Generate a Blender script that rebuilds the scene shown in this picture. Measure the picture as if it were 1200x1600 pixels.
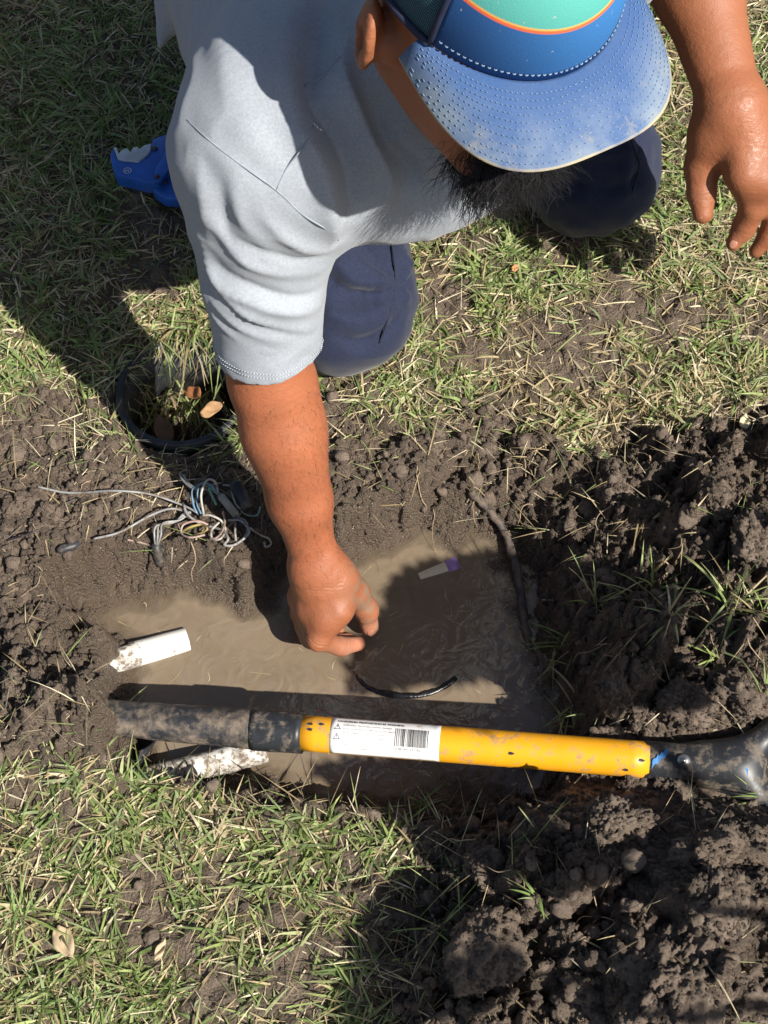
import bpy, math, random
import numpy as np
from mathutils import Vector
random.seed(7); RNG = np.random.default_rng(11)
for o in list(bpy.data.objects): bpy.data.objects.remove(o)
SC = bpy.context.scene
COL = SC.collection

# ------------------------------------------------------------------ camera, sky, sun, exposure
CAM_H, PITCH, FPX = 1.40, math.radians(60), 2239.0
cam_d = bpy.data.cameras.new('camera'); cam = bpy.data.objects.new('camera', cam_d); COL.objects.link(cam)
cam.location = (0, 0, CAM_H); cam.rotation_euler = (math.pi/2 - PITCH, 0, 0)
cam_d.sensor_fit = 'HORIZONTAL'; cam_d.sensor_width = 36; cam_d.lens = 36*FPX/1200
cam_d.clip_start = 0.01; cam_d.clip_end = 200
SC.camera = cam
SUN_V = Vector((0.72, -0.68, 1.0)).normalized()           # towards the sun
SUN_EL = math.asin(SUN_V.z); SUN_AZ = math.atan2(SUN_V.x, SUN_V.y)
w = bpy.data.worlds.new('World'); SC.world = w; w.use_nodes = True
wn = w.node_tree; bg = wn.nodes['Background']
sky = wn.nodes.new('ShaderNodeTexSky'); sky.sky_type = 'NISHITA'; sky.sun_disc = False
sky.sun_elevation = SUN_EL; sky.sun_rotation = SUN_AZ; sky.air_density = 1.0; sky.dust_density = 1.5
wn.links.new(sky.outputs[0], bg.inputs[0]); bg.inputs[1].default_value = 0.056
sl = bpy.data.lights.new('sun', 'SUN'); sl.energy = 5.0; sl.angle = math.radians(0.53); sl.color = (1.0, 0.95, 0.87)
sun = bpy.data.objects.new('sun', sl); COL.objects.link(sun)
sun.rotation_euler = SUN_V.to_track_quat('Z', 'Y').to_euler(); sun.location = (3, -3, 5)
SC.render.engine = 'CYCLES'
SC.view_settings.view_transform = 'Standard'; SC.view_settings.look = 'None'
SC.view_settings.exposure = 0.60; SC.view_settings.gamma = 1.0; SC.view_settings.use_curve_mapping = False
SC.cycles.max_bounces = 6; SC.cycles.transparent_max_bounces = 8

# ------------------------------------------------------------------ helpers: view geometry
CR = np.array([1., 0, 0]); CF = np.array([0, math.cos(PITCH), -math.sin(PITCH)]); CU = np.array([0, math.sin(PITCH), math.cos(PITCH)])
CC = np.array([0, 0, CAM_H])
def ray(x, y): return CF + CR*(x-600)/FPX + CU*(800-y)/FPX
def Z(x, y, z):
    d = ray(x, y); return CC + d*((z-CAM_H)/d[2])
def Dp(x, y, dep): return CC + ray(x, y)*dep
def proj(V):
    v = np.asarray(V) - CC; wd = v@CF
    return 600+FPX*(v@CR)/wd, 800-FPX*(v@CU)/wd, wd
def nrm(v): v = np.asarray(v, float); return v/np.linalg.norm(v)

# ------------------------------------------------------------------ helpers: noise
def _h(ix, iy, iz, s):
    with np.errstate(over='ignore'):
        n = (ix.astype(np.int64)*374761393 + iy.astype(np.int64)*668265263 + iz.astype(np.int64)*2147483647 + s*1274126177) & 0xffffffff
        n = ((n ^ (n >> 13))*1274126177) & 0xffffffff
        n = ((n ^ (n >> 16))*2246822519) & 0xffffffff
        return ((n ^ (n >> 15)) & 0xffffff)/float(0xffffff)
def vn2(x, y, s=0):
    ix = np.floor(x); iy = np.floor(y); fx = x-ix; fy = y-iy; fx = fx*fx*(3-2*fx); fy = fy*fy*(3-2*fy); z0 = np.zeros_like(ix)
    a = _h(ix, iy, z0, s); b = _h(ix+1, iy, z0, s); c = _h(ix, iy+1, z0, s); d = _h(ix+1, iy+1, z0, s)
    return (a*(1-fx)+b*fx)*(1-fy)+(c*(1-fx)+d*fx)*fy
def fbm2(x, y, s=0, o=4):
    r = 0; a = .5
    for k in range(o): r = r+a*(vn2(x, y, s+k)-.5); x = x*2.03+1.7; y = y*2.03+3.1; a *= .5
    return r*2
def vn3(P, s=0):
    I = np.floor(P); f = P-I; f = f*f*(3-2*f); r = 0
    for dx in (0, 1):
        for dy in (0, 1):
            for dz in (0, 1):
                wt = (f[:, 0] if dx else 1-f[:, 0])*(f[:, 1] if dy else 1-f[:, 1])*(f[:, 2] if dz else 1-f[:, 2])
                r = r+wt*_h(I[:, 0]+dx, I[:, 1]+dy, I[:, 2]+dz, s)
    return r
def fbm3(P, s=0, o=3):
    r = 0; a = .5
    for k in range(o): r = r+a*(vn3(P, s+k)-.5); P = P*2.03+1.7; a *= .5
    return r*2
def domes(x, y, sc, s, lo=.3, hi=.75):
    """height (in units of 1/sc) of the topmost of randomly placed half balls: clods"""
    x = x*sc; y = y*sc; ix = np.floor(x); iy = np.floor(y); H = np.zeros_like(x); z0 = np.zeros_like(ix)
    for dx in (-1, 0, 1):
        for dy in (-1, 0, 1):
            cx = ix+dx; cy = iy+dy
            px = cx+_h(cx, cy, z0, s); py = cy+_h(cx, cy, z0+1, s); r = lo+(hi-lo)*_h(cx, cy, z0+2, s)**2
            q = 1-((x-px)**2+(y-py)**2)/(r*r)
            H = np.maximum(H, np.where(q > 0, np.sqrt(np.maximum(q, 0))*r, 0))
    return H/sc
def sstep(a, b, x): t = np.clip((x-a)/(b-a), 0, 1); return t*t*(3-2*t)
def polysd(X, Y, poly):
    """signed distance, negative inside"""
    d = np.full(X.shape, 1e9); ins = np.zeros(X.shape, bool); n = len(poly)
    for i in range(n):
        ax, ay = poly[i]; bx, by = poly[(i+1) % n]; ex, ey = bx-ax, by-ay
        t = np.clip(((X-ax)*ex+(Y-ay)*ey)/(ex*ex+ey*ey+1e-12), 0, 1)
        d = np.minimum(d, np.hypot(X-ax-t*ex, Y-ay-t*ey))
        c = ((ay > Y) != (by > Y)) & (X < (bx-ax)*(Y-ay)/(by-ay+1e-15)+ax)
        ins ^= c
    return np.where(ins, -d, d)

# ------------------------------------------------------------------ helpers: objects
ORG = {}
def npmesh(name, V, F, smooth=True, uv=None, col=None):
    V = np.asarray(V, np.float32); me = bpy.data.meshes.new(name)
    if isinstance(F, np.ndarray): Fs = [F]
    else:
        if len(F) and isinstance(F[0], np.ndarray) and F[0].ndim == 2: Fs = list(F)
        else:
            by = {}
            for f in F: by.setdefault(len(f), []).append(f)
            Fs = [np.array(v, np.int32) for v in by.values()]
    nl = sum(f.size for f in Fs); npol = sum(len(f) for f in Fs)
    me.vertices.add(len(V)); me.vertices.foreach_set('co', V.ravel())
    me.loops.add(nl); me.loops.foreach_set('vertex_index', np.concatenate([f.ravel() for f in Fs]).astype(np.int32))
    me.polygons.add(npol)
    tot = np.concatenate([np.full(len(f), f.shape[1], np.int32) for f in Fs]); st = np.concatenate([[0], np.cumsum(tot)[:-1]]).astype(np.int32)
    me.polygons.foreach_set('loop_start', st)
    me.polygons.foreach_set('use_smooth', np.full(npol, smooth, bool))
    me.update(calc_edges=True)
    if uv is not None:
        l = me.uv_layers.new(name='UVMap'); idx = np.concatenate([f.ravel() for f in Fs])
        l.data.foreach_set('uv', np.asarray(uv, np.float32)[idx].ravel())
    if col is not None:
        for k, arr in col.items():
            arr = np.asarray(arr, np.float32)
            if arr.ndim == 1: a = me.attributes.new(k, 'FLOAT', 'POINT'); a.data.foreach_set('value', arr)
            else:
                a = me.attributes.new(k, 'FLOAT_COLOR', 'POINT'); c4 = np.ones((len(arr), 4), np.float32); c4[:, :3] = arr; a.data.foreach_set('color', c4.ravel())
    me.validate()
    return me
def tag(o, label=None, cat=None, group=None, kind=None):
    if label: o['label'] = label
    if cat: o['category'] = cat
    if group: o['group'] = group
    if kind: o['kind'] = kind
    return o
def root(name, loc, label, cat, group=None):
    o = bpy.data.objects.new(name, None); COL.objects.link(o); o.location = loc; o.empty_display_size = .02
    ORG[o.name] = np.array(loc, float); return tag(o, label, cat, group)
def obj(name, V, F, m, parent=None, loc=None, **kw):
    V = np.asarray(V, float)
    off = ORG[parent.name] if parent else (np.array(loc, float) if loc is not None else np.zeros(3))
    me = npmesh(name, V-off, F, **kw); o = bpy.data.objects.new(name, me); COL.objects.link(o)
    if m: me.materials.append(m)
    if parent: o.parent = parent
    else: o.location = off
    ORG[o.name] = off
    return o
class MB:
    def __init__(s): s.V = []; s.F = []; s.n = 0; s.U = []
    def add(s, V, F, uv=None):
        V = np.asarray(V, float); s.V.append(V)
        s.F += [tuple(int(i)+s.n for i in f) for f in F]; s.n += len(V)
        if uv is not None: s.U.append(np.asarray(uv, float))
    def tube(s, pts, r, n=8, cap=True):
        pts = np.asarray(pts, float); m = len(pts); r = np.broadcast_to(np.asarray(r, float), (m,)); T = np.gradient(pts, axis=0)
        T /= np.linalg.norm(T, axis=1)[:, None]+1e-12
        a = np.array([0, 0, 1.]) if abs(T[0][2]) < .9 else np.array([1., 0, 0]); N = nrm(np.cross(T[0], a)); V = []
        for i in range(m):
            N = nrm(N-T[i]*(N@T[i])); B = np.cross(T[i], N)
            for k in range(n):
                t = 2*math.pi*k/n; V.append(pts[i]+r[i]*(math.cos(t)*N+math.sin(t)*B))
        F = [(i*n+k, i*n+(k+1) % n, (i+1)*n+(k+1) % n, (i+1)*n+k) for i in range(m-1) for k in range(n)]
        if cap: F += [tuple(range(n))[::-1], tuple(range((m-1)*n, m*n))]
        s.add(V, F); return s
    def prism(s, poly, up, th):
        """extrude a 3D outline by th along up"""
        P = np.asarray(poly, float); n = len(P); up = np.asarray(up, float)
        s.add(np.vstack([P, P+up*th]), [tuple(range(n))[::-1], tuple(range(n, 2*n))]+[(i, (i+1) % n, n+(i+1) % n, n+i) for i in range(n)]); return s
    def build(s, name, m, parent=None, loc=None, **kw):
        return obj(name, np.vstack(s.V), s.F, m, parent, loc, **kw)
def spline(P, n=8):
    P = np.asarray(P, float); m = len(P); out = []
    E = np.vstack([2*P[0]-P[1], P, 2*P[-1]-P[-2]])
    for i in range(m-1):
        a, b, c, d = E[i:i+4]
        for k in range(n):
            t = k/n; out.append(.5*((2*b)+(-a+c)*t+(2*a-5*b+4*c-d)*t*t+(-a+3*b-3*c+d)*t**3))
    out.append(P[-1]); return np.array(out)
def bevel(o, wd, seg=2):
    md = o.modifiers.new('bevel', 'BEVEL'); md.width = wd; md.segments = seg; md.limit_method = 'ANGLE'; md.angle_limit = math.radians(35)
    return o
def flat_shade(o, ang=35):
    try: o.data.shade_smooth_by_angle(angle=math.radians(ang))
    except Exception: pass
    return o

# ------------------------------------------------------------------ helpers: materials
class NT:
    def __init__(s, name):
        s.m = bpy.data.materials.new(name); s.m.use_nodes = True; s.t = s.m.node_tree; s.b = s.t.nodes['Principled BSDF']; s.out = s.t.nodes['Material Output']; s._c = None
    def n(s, typ, props=None, **inp):
        nd = s.t.nodes.new('ShaderNode'+typ)
        for k, v in (props or {}).items(): setattr(nd, k, v)
        for k, v in inp.items(): s.set(nd, k.replace('_', ' '), v)
        return nd
    def set(s, nd, k, v):
        sock = nd.inputs[int(k)] if k.isdigit() else nd.inputs[k]
        if hasattr(v, 'outputs'): v = v.outputs[0]
        if isinstance(v, bpy.types.NodeSocket): s.t.links.new(v, sock)
        else: sock.default_value = v
    def coord(s):
        if not s._c: s._c = s.t.nodes.new('ShaderNodeTexCoord').outputs['Object']
        return s._c
    def noise(s, scale, detail=4, rough=.55, vec=None, dist=0):
        nd = s.n('TexNoise', Scale=float(scale), Detail=float(detail), Roughness=float(rough), Distortion=float(dist)); s.t.links.new(vec or s.coord(), nd.inputs['Vector']); return nd.outputs['Fac']
    def ramp(s, fac, stops):
        nd = s.n('ValToRGB'); cr = nd.color_ramp
        while len(cr.elements) < len(stops): cr.elements.new(.5)
        for e, (p, c) in zip(cr.elements, stops): e.position = p; e.color = (*c, 1) if hasattr(c, '__len__') else (c, c, c, 1)
        s.t.links.new(fac, nd.inputs[0]); return nd.outputs[0]
    def mix(s, fac, a, b, mode='MIX'):
        nd = s.t.nodes.new('ShaderNodeMix'); nd.data_type = 'RGBA'; nd.blend_type = mode
        for i, v in ((0, fac), (6, a), (7, b)):
            if isinstance(v, bpy.types.NodeSocket): s.t.links.new(v, nd.inputs[i])
            elif i == 0: nd.inputs[0].default_value = v
            else: nd.inputs[i].default_value = (*v, 1)
        return nd.outputs[2]
    def math(s, op, a, b=0.0):
        nd = s.n('Math', {'operation': op})
        s.set(nd, '0', a); s.set(nd, '1', b); return nd.outputs[0]
    def attr(s, name, out='Fac'):
        nd = s.n('Attribute', {'attribute_name': name}); return nd.outputs[out]
    def bump(s, h, strength=.5, dist=.002, prev=None):
        nd = s.n('Bump', Strength=float(strength), Distance=float(dist)); s.t.links.new(h, nd.inputs['Height'])
        if prev: s.t.links.new(prev, nd.inputs['Normal'])
        return nd.outputs[0]
    def fin(s, **inp):
        for k, v in inp.items(): s.set(s.b, k.replace('_', ' '), (*v, 1) if (isinstance(v, tuple) and len(v) == 3 and 'Color' in k) else v)
        return s.m
def simple(name, c, rough=.5, var=.25, scale=60, bump=.0, bscale=300, spec=.5, dirt=None, dscale=40, dthr=(.5, .62), metallic=0.):
    """base colour with grain; optional dried-mud smears of their own shape"""
    t = NT(name); n1 = t.noise(scale, 5)
    c2 = t.ramp(n1, [(.3, tuple(x*(1-var) for x in c)), (.7, tuple(min(1, x*(1+var)) for x in c))])
    r = rough
    if dirt:
        f = t.ramp(t.noise(dscale, 9, .72, dist=.2), [(dthr[0], 0.), (dthr[1], 1.)])
        f = t.math('MULTIPLY', f, t.ramp(t.noise(dscale*4.3, 5, .7), [(.34, .25), (.58, 1.)])); c2 = t.mix(f, c2, dirt); rr = t.n('MapRange', Value=f); rr.inputs[3].default_value = rough; rr.inputs[4].default_value = .9; r = rr.outputs[0]
    t.fin(Base_Color=c2, Roughness=r, Specular_IOR_Level=spec, Metallic=metallic)
    if bump: t.fin(Normal=t.bump(t.noise(bscale, 4), bump, .001))
    return t.m
MUD = (.16, .115, .08)
M = {}
def mk_soil():
    t = NT('soil'); mud = t.attr('mud'); wet = t.attr('wet')
    n1 = t.noise(9, 5); n2 = t.noise(160, 5, .7); n3 = t.noise(55, 4)
    a = t.ramp(n1, [(.3, (.160, .117, .085)), (.7, (.245, .186, .140))])
    b = t.ramp(n2, [(.3, (.7, .69, .68)), (.62, (1., 1., 1.)), (.78, (1.4, 1.35, 1.25))])
    c = t.mix(1., a, b, 'MULTIPLY')
    lawn = t.ramp(n3, [(.35, (.085, .064, .044)), (.65, (.18, .138, .095))])
    c = t.mix(mud, lawn, c); c = t.mix(t.math('MULTIPLY', wet, .6), c, (.105, .080, .057))
    sp = t.ramp(t.noise(700, 2), [(.70, 0.), (.76, 1.)]); c = t.mix(t.math('MULTIPLY', sp, .5), c, (.38, .32, .24))
    vo = t.n('TexVoronoi', Scale=330.); t.t.links.new(t.coord(), vo.inputs['Vector']); h = t.math('SUBTRACT', t.math('ADD', t.noise(420, 5, .75), t.math('MULTIPLY', t.noise(80, 3), .8)), t.math('MULTIPLY', vo.outputs['Distance'], .8))
    rg = t.n('MapRange', Value=wet); rg.inputs[3].default_value = .85; rg.inputs[4].default_value = .2
    return t.fin(Base_Color=c, Roughness=rg.outputs[0], Specular_IOR_Level=.45, Normal=t.bump(h, .95, .0045))
M['soil'] = mk_soil()
def mk_clod():
    t = NT('clod_soil'); n1 = t.noise(14, 4); n2 = t.noise(190, 5, .7)
    a = t.ramp(n1, [(.3, (.175, .132, .099)), (.7, (.27, .209, .160))]); b = t.ramp(n2, [(.3, (.7,)*3), (.62, (1.,)*3), (.8, (1.45, 1.4, 1.3))])
    c = t.mix(1., a, b, 'MULTIPLY')
    return t.fin(Base_Color=c, Roughness=.88, Specular_IOR_Level=.35, Normal=t.bump(t.math('ADD', t.noise(480, 5, .75), t.noise(90, 3)), .9, .004))
M['clod'] = mk_clod()
def mk_grass(name, rough=.55, tr=.35):
    t = NT(name); c = t.attr('col', 'Color'); n = t.noise(120, 2); c2 = t.mix(1., c, t.ramp(n, [(.25, (.7,)*3), (.75, (1.2,)*3)]), 'MULTIPLY')
    t.fin(Base_Color=c2, Roughness=rough, Specular_IOR_Level=.35)
    tb = t.n('BsdfTranslucent', Color=c2); mx = t.n('MixShader'); mx.inputs[0].default_value = tr
    t.t.links.new(t.b.outputs[0], mx.inputs[1]); t.t.links.new(tb.outputs[0], mx.inputs[2]); t.t.links.new(mx.outputs[0], t.out.inputs[0]); return t.m
M['grass'] = mk_grass('grass_blade'); M['straw'] = mk_grass('dry_straw', .7, .15)
def mk_water():
    t = NT('muddy_water')
    n = t.noise(7, 4, .55, dist=1.2); n2 = t.noise(30, 3, .5, dist=2.5)
    c = t.ramp(n, [(.3, (.176, .131, .086)), (.7, (.232, .178, .120))]); c = t.mix(t.ramp(n2, [(.4, 0.), (.75, .5)]), c, (.235, .19, .145))
    wv = t.n('TexWave', {'wave_type': 'RINGS', 'rings_direction': 'SPHERICAL'}, Scale=22., Distortion=6., Detail=1.0, Detail_Scale=.6)
    mp = t.n('Mapping'); t.t.links.new(t.coord(), mp.inputs[0]); p = Z(640, 1000, -.07); mp.inputs['Location'].default_value = (-p[0], -p[1], .07)
    t.t.links.new(mp.outputs[0], wv.inputs['Vector'])
    b1 = t.bump(wv.outputs[0], .05, .0015); b2 = t.bump(t.noise(30, 3, .5, dist=1.8), .36, .004, b1)
    return t.fin(Base_Color=c, Roughness=.03, IOR=1.33, Specular_IOR_Level=.5, Coat_Weight=.8, Coat_Roughness=.02, Coat_Normal=b2, Normal=b2, Alpha=t.ramp(t.math('MULTIPLY', t.attr('depth'), 50.), [(.0, .12), (.25, .6), (.75, .97)]))
M['water'] = mk_water()

# ------------------------------------------------------------------ ground
def px(pts, z=0.): return [tuple(Z(x, y, z)[:2]) for x, y in pts]
WATER_Z = -.07
PIT = px([(135, 960), (190, 925), (300, 928), (380, 940), (440, 905), (520, 872), (585, 846), (650, 832), (720, 828), (785, 850), (818, 900), (828, 1000), (850, 1080), (862, 1150),
          (800, 1222), (700, 1250), (600, 1270), (500, 1264), (420, 1236), (330, 1214), (230, 1196), (228, 1166), (205, 1098), (195, 1072), (225, 1046), (205, 1008), (140, 990)], WATER_Z)
MUDP = px([(-900, 650), (-200, 640), (40, 622), (110, 612), (170, 640), (200, 690), (300, 715), (380, 720), (470, 640), (505, 590), (560, 610), (600, 650), (660, 640), (740, 628), (800, 680), (880, 705), (960, 690),
           (1040, 690), (1100, 650), (1200, 640), (2000, 560), (2600, 2600), (640, 2600), (590, 1560), (600, 1450), (640, 1380), (690, 1310), (640, 1300), (560, 1296), (480, 1288), (330, 1262), (240, 1230), (160, 1200), (90, 1212), (0, 1222), (-900, 1240)])
BOX_C = Z(285, 615, 0); BOX_R = .077; S0 = Z(200, 1124, .010); S1 = Z(1010, 1187, .062)
BUMPS = [(1180, 980, .15, .10), (1090, 830, .10, .035), (1210, 790, .14, .04), (960, 1040, .07, .025), (1110, 1330, .13, .07), (930, 1340, .09, .05), (800, 1350, .07, .02),
         (1020, 1540, .14, .09), (760, 1560, .10, .03), (1230, 1520, .18, .10), (55, 1090, .06, .035), (30, 880, .10, .012), (158, 1126, .04, .07), (95, 1130, .05, .03), (470, 1260, .06, .012)]
BUMPS = [(*Z(a, b, 0)[:2], r, h) for a, b, r, h in BUMPS]
BARE = [(905, 555, .07), (690, 470, .045), (1185, 535, .04), (690, 355, .03), (960, 470, .05), (1040, 505, .05), (540, 620, .05), (860, 520, .04), (730, 560, .03), (230, 355, .05), (300, 330, .05), (240, 440, .04), (880, 370, .05),
        (215, 1375, .028), (345, 1390, .025), (370, 1400, .02), (230, 1450, .03), (435, 1430, .022), (60, 1480, .02), (330, 1545, .025), (300, 1480, .018), (560, 1380, .03), (470, 1530, .03), (430, 1300, .03), (110, 1280, .025), (545, 1330, .02), (40, 1240, .02), (520, 1470, .02)]
BARE = [(*Z(a, b, 0)[:2], r) for a, b, r in BARE]
def masks(X, Y):
    e = fbm2(X*14, Y*14, 5, 4)*.045+fbm2(X*60, Y*60, 8, 2)*.012
    dm = polysd(X, Y, MUDP)+e
    mud = 1-sstep(-.012, .018, dm)
    pit = polysd(X, Y, PIT)+fbm2(X*26, Y*26, 31, 5)*.028
    bare = np.zeros_like(X)
    for bx, by, r in BARE: bare = np.maximum(bare, 1-sstep(r*.5, r*1.15, np.hypot(X-bx, (Y-by)*.9)+e*.5))
    return mud, pit, bare, dm
def ground(X, Y):
    mud, pit, bare, dm = masks(X, Y)
    h = fbm2(X*5, Y*5, 2, 3)*.010+fbm2(X*40, Y*40, 4, 3)*.009*(1-mud)+domes(X, Y, 55, 44)*.45*(1-mud)
    pile = np.zeros_like(X)
    for bx, by, r, a in BUMPS: pile = np.maximum(pile, 0)+a*np.exp(-((X-bx)**2+(Y-by)**2)/(r*r))
    h = h+pile
    amp = mud*(.78+np.clip(pile/.06, 0, .9))
    right = sstep(-.02, .12, X)
    amp = amp*(.72+.4*right)
    wx = X+fbm2(X*30, Y*30, 51, 3)*.014+fbm2(X*110, Y*110, 53, 2)*.005; wy = Y+fbm2(X*30, Y*30, 61, 3)*.014+fbm2(X*110, Y*110, 63, 2)*.005
    cl = domes(wx, wy, 16, 1, .25, .8)*.55+domes(wx, wy, 34, 2, .3, .8)*.7+domes(wx+.3, wy, 75, 3, .3, .8)*1.0+domes(wx, wy+.2, 150, 6, .3, .8)*1.3+domes(wx, wy+.1, 290, 16, .35, .85)*1.4
    cl = cl+fbm2(X*70, Y*70, 14, 4)*.009
    inw = sstep(-.03, .03, pit)
    det = (cl-.022)*amp
    h = h+bare*(domes(wx, wy, 60, 9)*.25+fbm2(X*50, Y*50, 19, 3)*.004)*(1-mud)
    # pit
    lip = .032+.035*right
    pr_ = sstep(0, 1, np.clip(pit/lip, 0, 1))
    prof = np.where(pit < 0, WATER_Z+np.maximum(np.where(pit > -.018, pit*.30, -.0054+(pit+.018)*1.5), -.05), 0)
    h = np.where(pit < 0, prof+h*.05+det*.30, WATER_Z*(1-pr_)+h*(.05+.95*pr_)+det*(.30+.80*sstep(0, .014, pit)))
    # the shovel lies free on the heap
    px_, py_ = X-S0[0], Y-S0[1]; sd_ = S1-S0; tq = (px_*sd_[0]+py_*sd_[1])/(sd_[0]**2+sd_[1]**2); dq = np.abs(px_*sd_[1]-py_*sd_[0])/math.hypot(sd_[0], sd_[1])
    hm = S0[2]+sd_[2]*tq-.018+np.maximum(0, dq-.022)*1.1; h = np.where((tq > .2) & (tq < 1.5), np.minimum(h, hm), h)
    # valve box hole
    rb = np.hypot(X-BOX_C[0], Y-BOX_C[1]); ib = 1-sstep(BOX_R-.002, BOX_R+.006, rb)
    h = h*(1-ib)+ib*(-.105+domes(X, Y, 40, 21)*1.2)
    wet = np.clip(1-sstep(.0, .065, pit), 0, 1)*.95+(.25*sstep(.1, .5, fbm2(X*9, Y*9, 77, 3)+.1))*mud
    wet = np.clip(wet+.45*mud*(1-sstep(.02, .10, pit)), 0, 1)
    return h, mud, wet, pit, bare
def axis(a, b, st, far, g=1.25):
    c = list(np.arange(a, b+1e-9, st)); s = st; x = a
    lo = []; hi = []; s = st*2
    while x > -far: x -= s; s *= g; lo.append(x)
    x = b; s = st*2
    while x < far: x += s; s *= g; hi.append(x)
    return np.array(lo[::-1]+c+hi)
gx = axis(-.58, .58, .0019, 40); gy0 = np.arange(.22, .98, .0018); gy1 = np.arange(.98, 1.75, .006)
tail = axis(0, .004, .004, 40); gy = np.concatenate([.20-(tail[tail > .004][::-1]), gy0, gy1, 1.75+tail[tail >= 0]])
gy = np.unique(np.round(gy, 6))
GX, GY = np.meshgrid(gx, gy); shp = GX.shape
gh, gmud, gwet, gpit, gbare = ground(GX.ravel(), GY.ravel())
fade = sstep(1.5, 4.0, np.hypot(GX.ravel(), GY.ravel()-.9)); gh = gh*(1-fade); gmud = gmud*(1-fade)
nx, ny = shp[1], shp[0]; ii = np.arange((ny-1)*(nx-1)); r_ = ii//(nx-1); c_ = ii % (nx-1); q0 = r_*nx+c_
gf = np.stack([q0, q0+1, q0+nx+1, q0+nx], 1)
g = obj('ground', np.stack([GX.ravel(), GY.ravel(), gh], 1), gf, M['soil'], col={'mud': np.maximum(gmud, gbare*.9), 'wet': gwet}); tag(g, kind='structure')
GH = gh.reshape(shp)
def hz(x, y):
    """ground height by interpolation of the sheet"""
    x = np.asarray(x, float); y = np.asarray(y, float)
    i = np.clip(np.searchsorted(gx, x)-1, 0, nx-2); j = np.clip(np.searchsorted(gy, y)-1, 0, ny-2)
    tx = (x-gx[i])/(gx[i+1]-gx[i]); ty = (y-gy[j])/(gy[j+1]-gy[j])
    return (GH[j, i]*(1-tx)+GH[j, i+1]*tx)*(1-ty)+(GH[j+1, i]*(1-tx)+GH[j+1, i+1]*tx)*ty
def gp(x, y, lift=0.):
    """the point of the ground surface under a pixel"""
    z = 0.
    for _ in range(12): P = Z(x, y, z); z = .5*z+.5*float(hz(P[0], P[1]))
    P = Z(x, y, z); P[2] = z+lift; return P
# water sheet: turbid, so that only the first few millimetres let the mud below show
wlo = np.min(PIT, 0)-.06; whi = np.max(PIT, 0)+.06; wxs = np.arange(wlo[0], whi[0], .004); wys = np.arange(wlo[1], whi[1], .004); WX, WY = np.meshgrid(wxs, wys); wd_ = WATER_Z-hz(WX.ravel(), WY.ravel())
nw = len(wxs); ii = np.arange((len(wys)-1)*(nw-1)); q0 = (ii//(nw-1))*nw+ii % (nw-1); wf = np.stack([q0, q0+1, q0+nw+1, q0+nw], 1); near_ = (masks(WX.ravel(), WY.ravel())[1] < .03) & (wd_ > -.02); wf = wf[near_[wf].any(1)]
used = np.unique(wf); mp_ = np.zeros(len(wd_), int); mp_[used] = np.arange(len(used))
wa = obj('water', np.column_stack([WX.ravel()[used], WY.ravel()[used], np.full(len(used), WATER_Z)]), mp_[wf], M['water'], col={'depth': wd_[used]}); tag(wa, kind='structure')

# ------------------------------------------------------------------ soil crumbs and clods
def ico(sub):
    import bmesh
    bm = bmesh.new(); bmesh.ops.create_icosphere(bm, subdivisions=sub, radius=1.0)
    V = np.array([v.co[:] for v in bm.verts]); F = np.array([[v.index for v in f.verts] for f in bm.faces]); bm.free(); return V, F
ICO = {k: ico(k) for k in (1, 2, 3, 4, 5, 6)}
def clod_shape(sub, seed, rough=.55):
    V, F = ICO[sub]; V = V.copy(); d = fbm3(V*1.3+seed*7.1, seed, 2)*.55+fbm3(V*3.2+seed*3.7, seed+9, 3)*rough*.55
    if sub >= 3:
        q = fbm3(V*7+seed, seed+20, 2); d += np.abs(q)*.22
    if sub >= 4: d += np.abs(fbm3(V*13+seed, seed+40, 3))*.20
    if sub >= 6: d += np.abs(fbm3(V*26+seed, seed+60, 2))*.10
    V = V*(1+d)[:, None]; V[:, 2] *= .72
    return V, F
def rotm(n):
    q = RNG.normal(size=(n, 4)); q /= np.linalg.norm(q, axis=1)[:, None]; a, b, c, d = q.T
    return np.stack([np.stack([1-2*(c*c+d*d), 2*(b*c-a*d), 2*(b*d+a*c)], 1), np.stack([2*(b*c+a*d), 1-2*(b*b+d*d), 2*(c*d-a*b)], 1), np.stack([2*(b*d-a*c), 2*(c*d+a*b), 1-2*(b*b+c*c)], 1)], 1)
def scatter(n, reg, keep):
    """random ground positions inside a pixel region, kept with probability keep(x, y)"""
    x0, y0, x1, y1 = reg; A = []
    while sum(map(len, A)) < n:
        P = np.stack([RNG.uniform(x0, x1, 4*n), RNG.uniform(y0, y1, 4*n)], 1); k = keep(P[:, 0], P[:, 1])
        A.append(P[RNG.random(len(P)) < k])
    return np.vstack(A)[:n]
def mudkeep(x, y):
    mud, pit, bare, dm = masks(x, y); right = sstep(-.05, .15, x)
    low = sstep(.62, .30, y) if False else 1-sstep(.30, .62, y)
    rb = np.hypot(x-BOX_C[0], y-BOX_C[1])
    return np.maximum(mud*sstep(.008, .03, pit)*(.16+.84*right*np.maximum(.55, low)), bare*.03)*(rb > BOX_R+.01)
def crumbs(n, sub, rlo, rhi, keep, sink=.25, pw=2.5):
    P = scatter(n, (-.58, .22, .58, 1.3), keep); z = hz(P[:, 0], P[:, 1]); r = rlo+(rhi-rlo)*RNG.random(n)**pw; R = rotm(n); protos = [clod_shape(sub, k+1) for k in range(8)]
    VV = []; FF = []; off = 0
    for k in range(n):
        V, F = protos[k % 8]; W = (V@R[k].T)*r[k]; W += np.array([P[k, 0], P[k, 1], z[k]+r[k]*sink]); VV.append(W); FF.append(F+off); off += len(V)
    return np.vstack(VV), np.vstack(FF)
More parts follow.
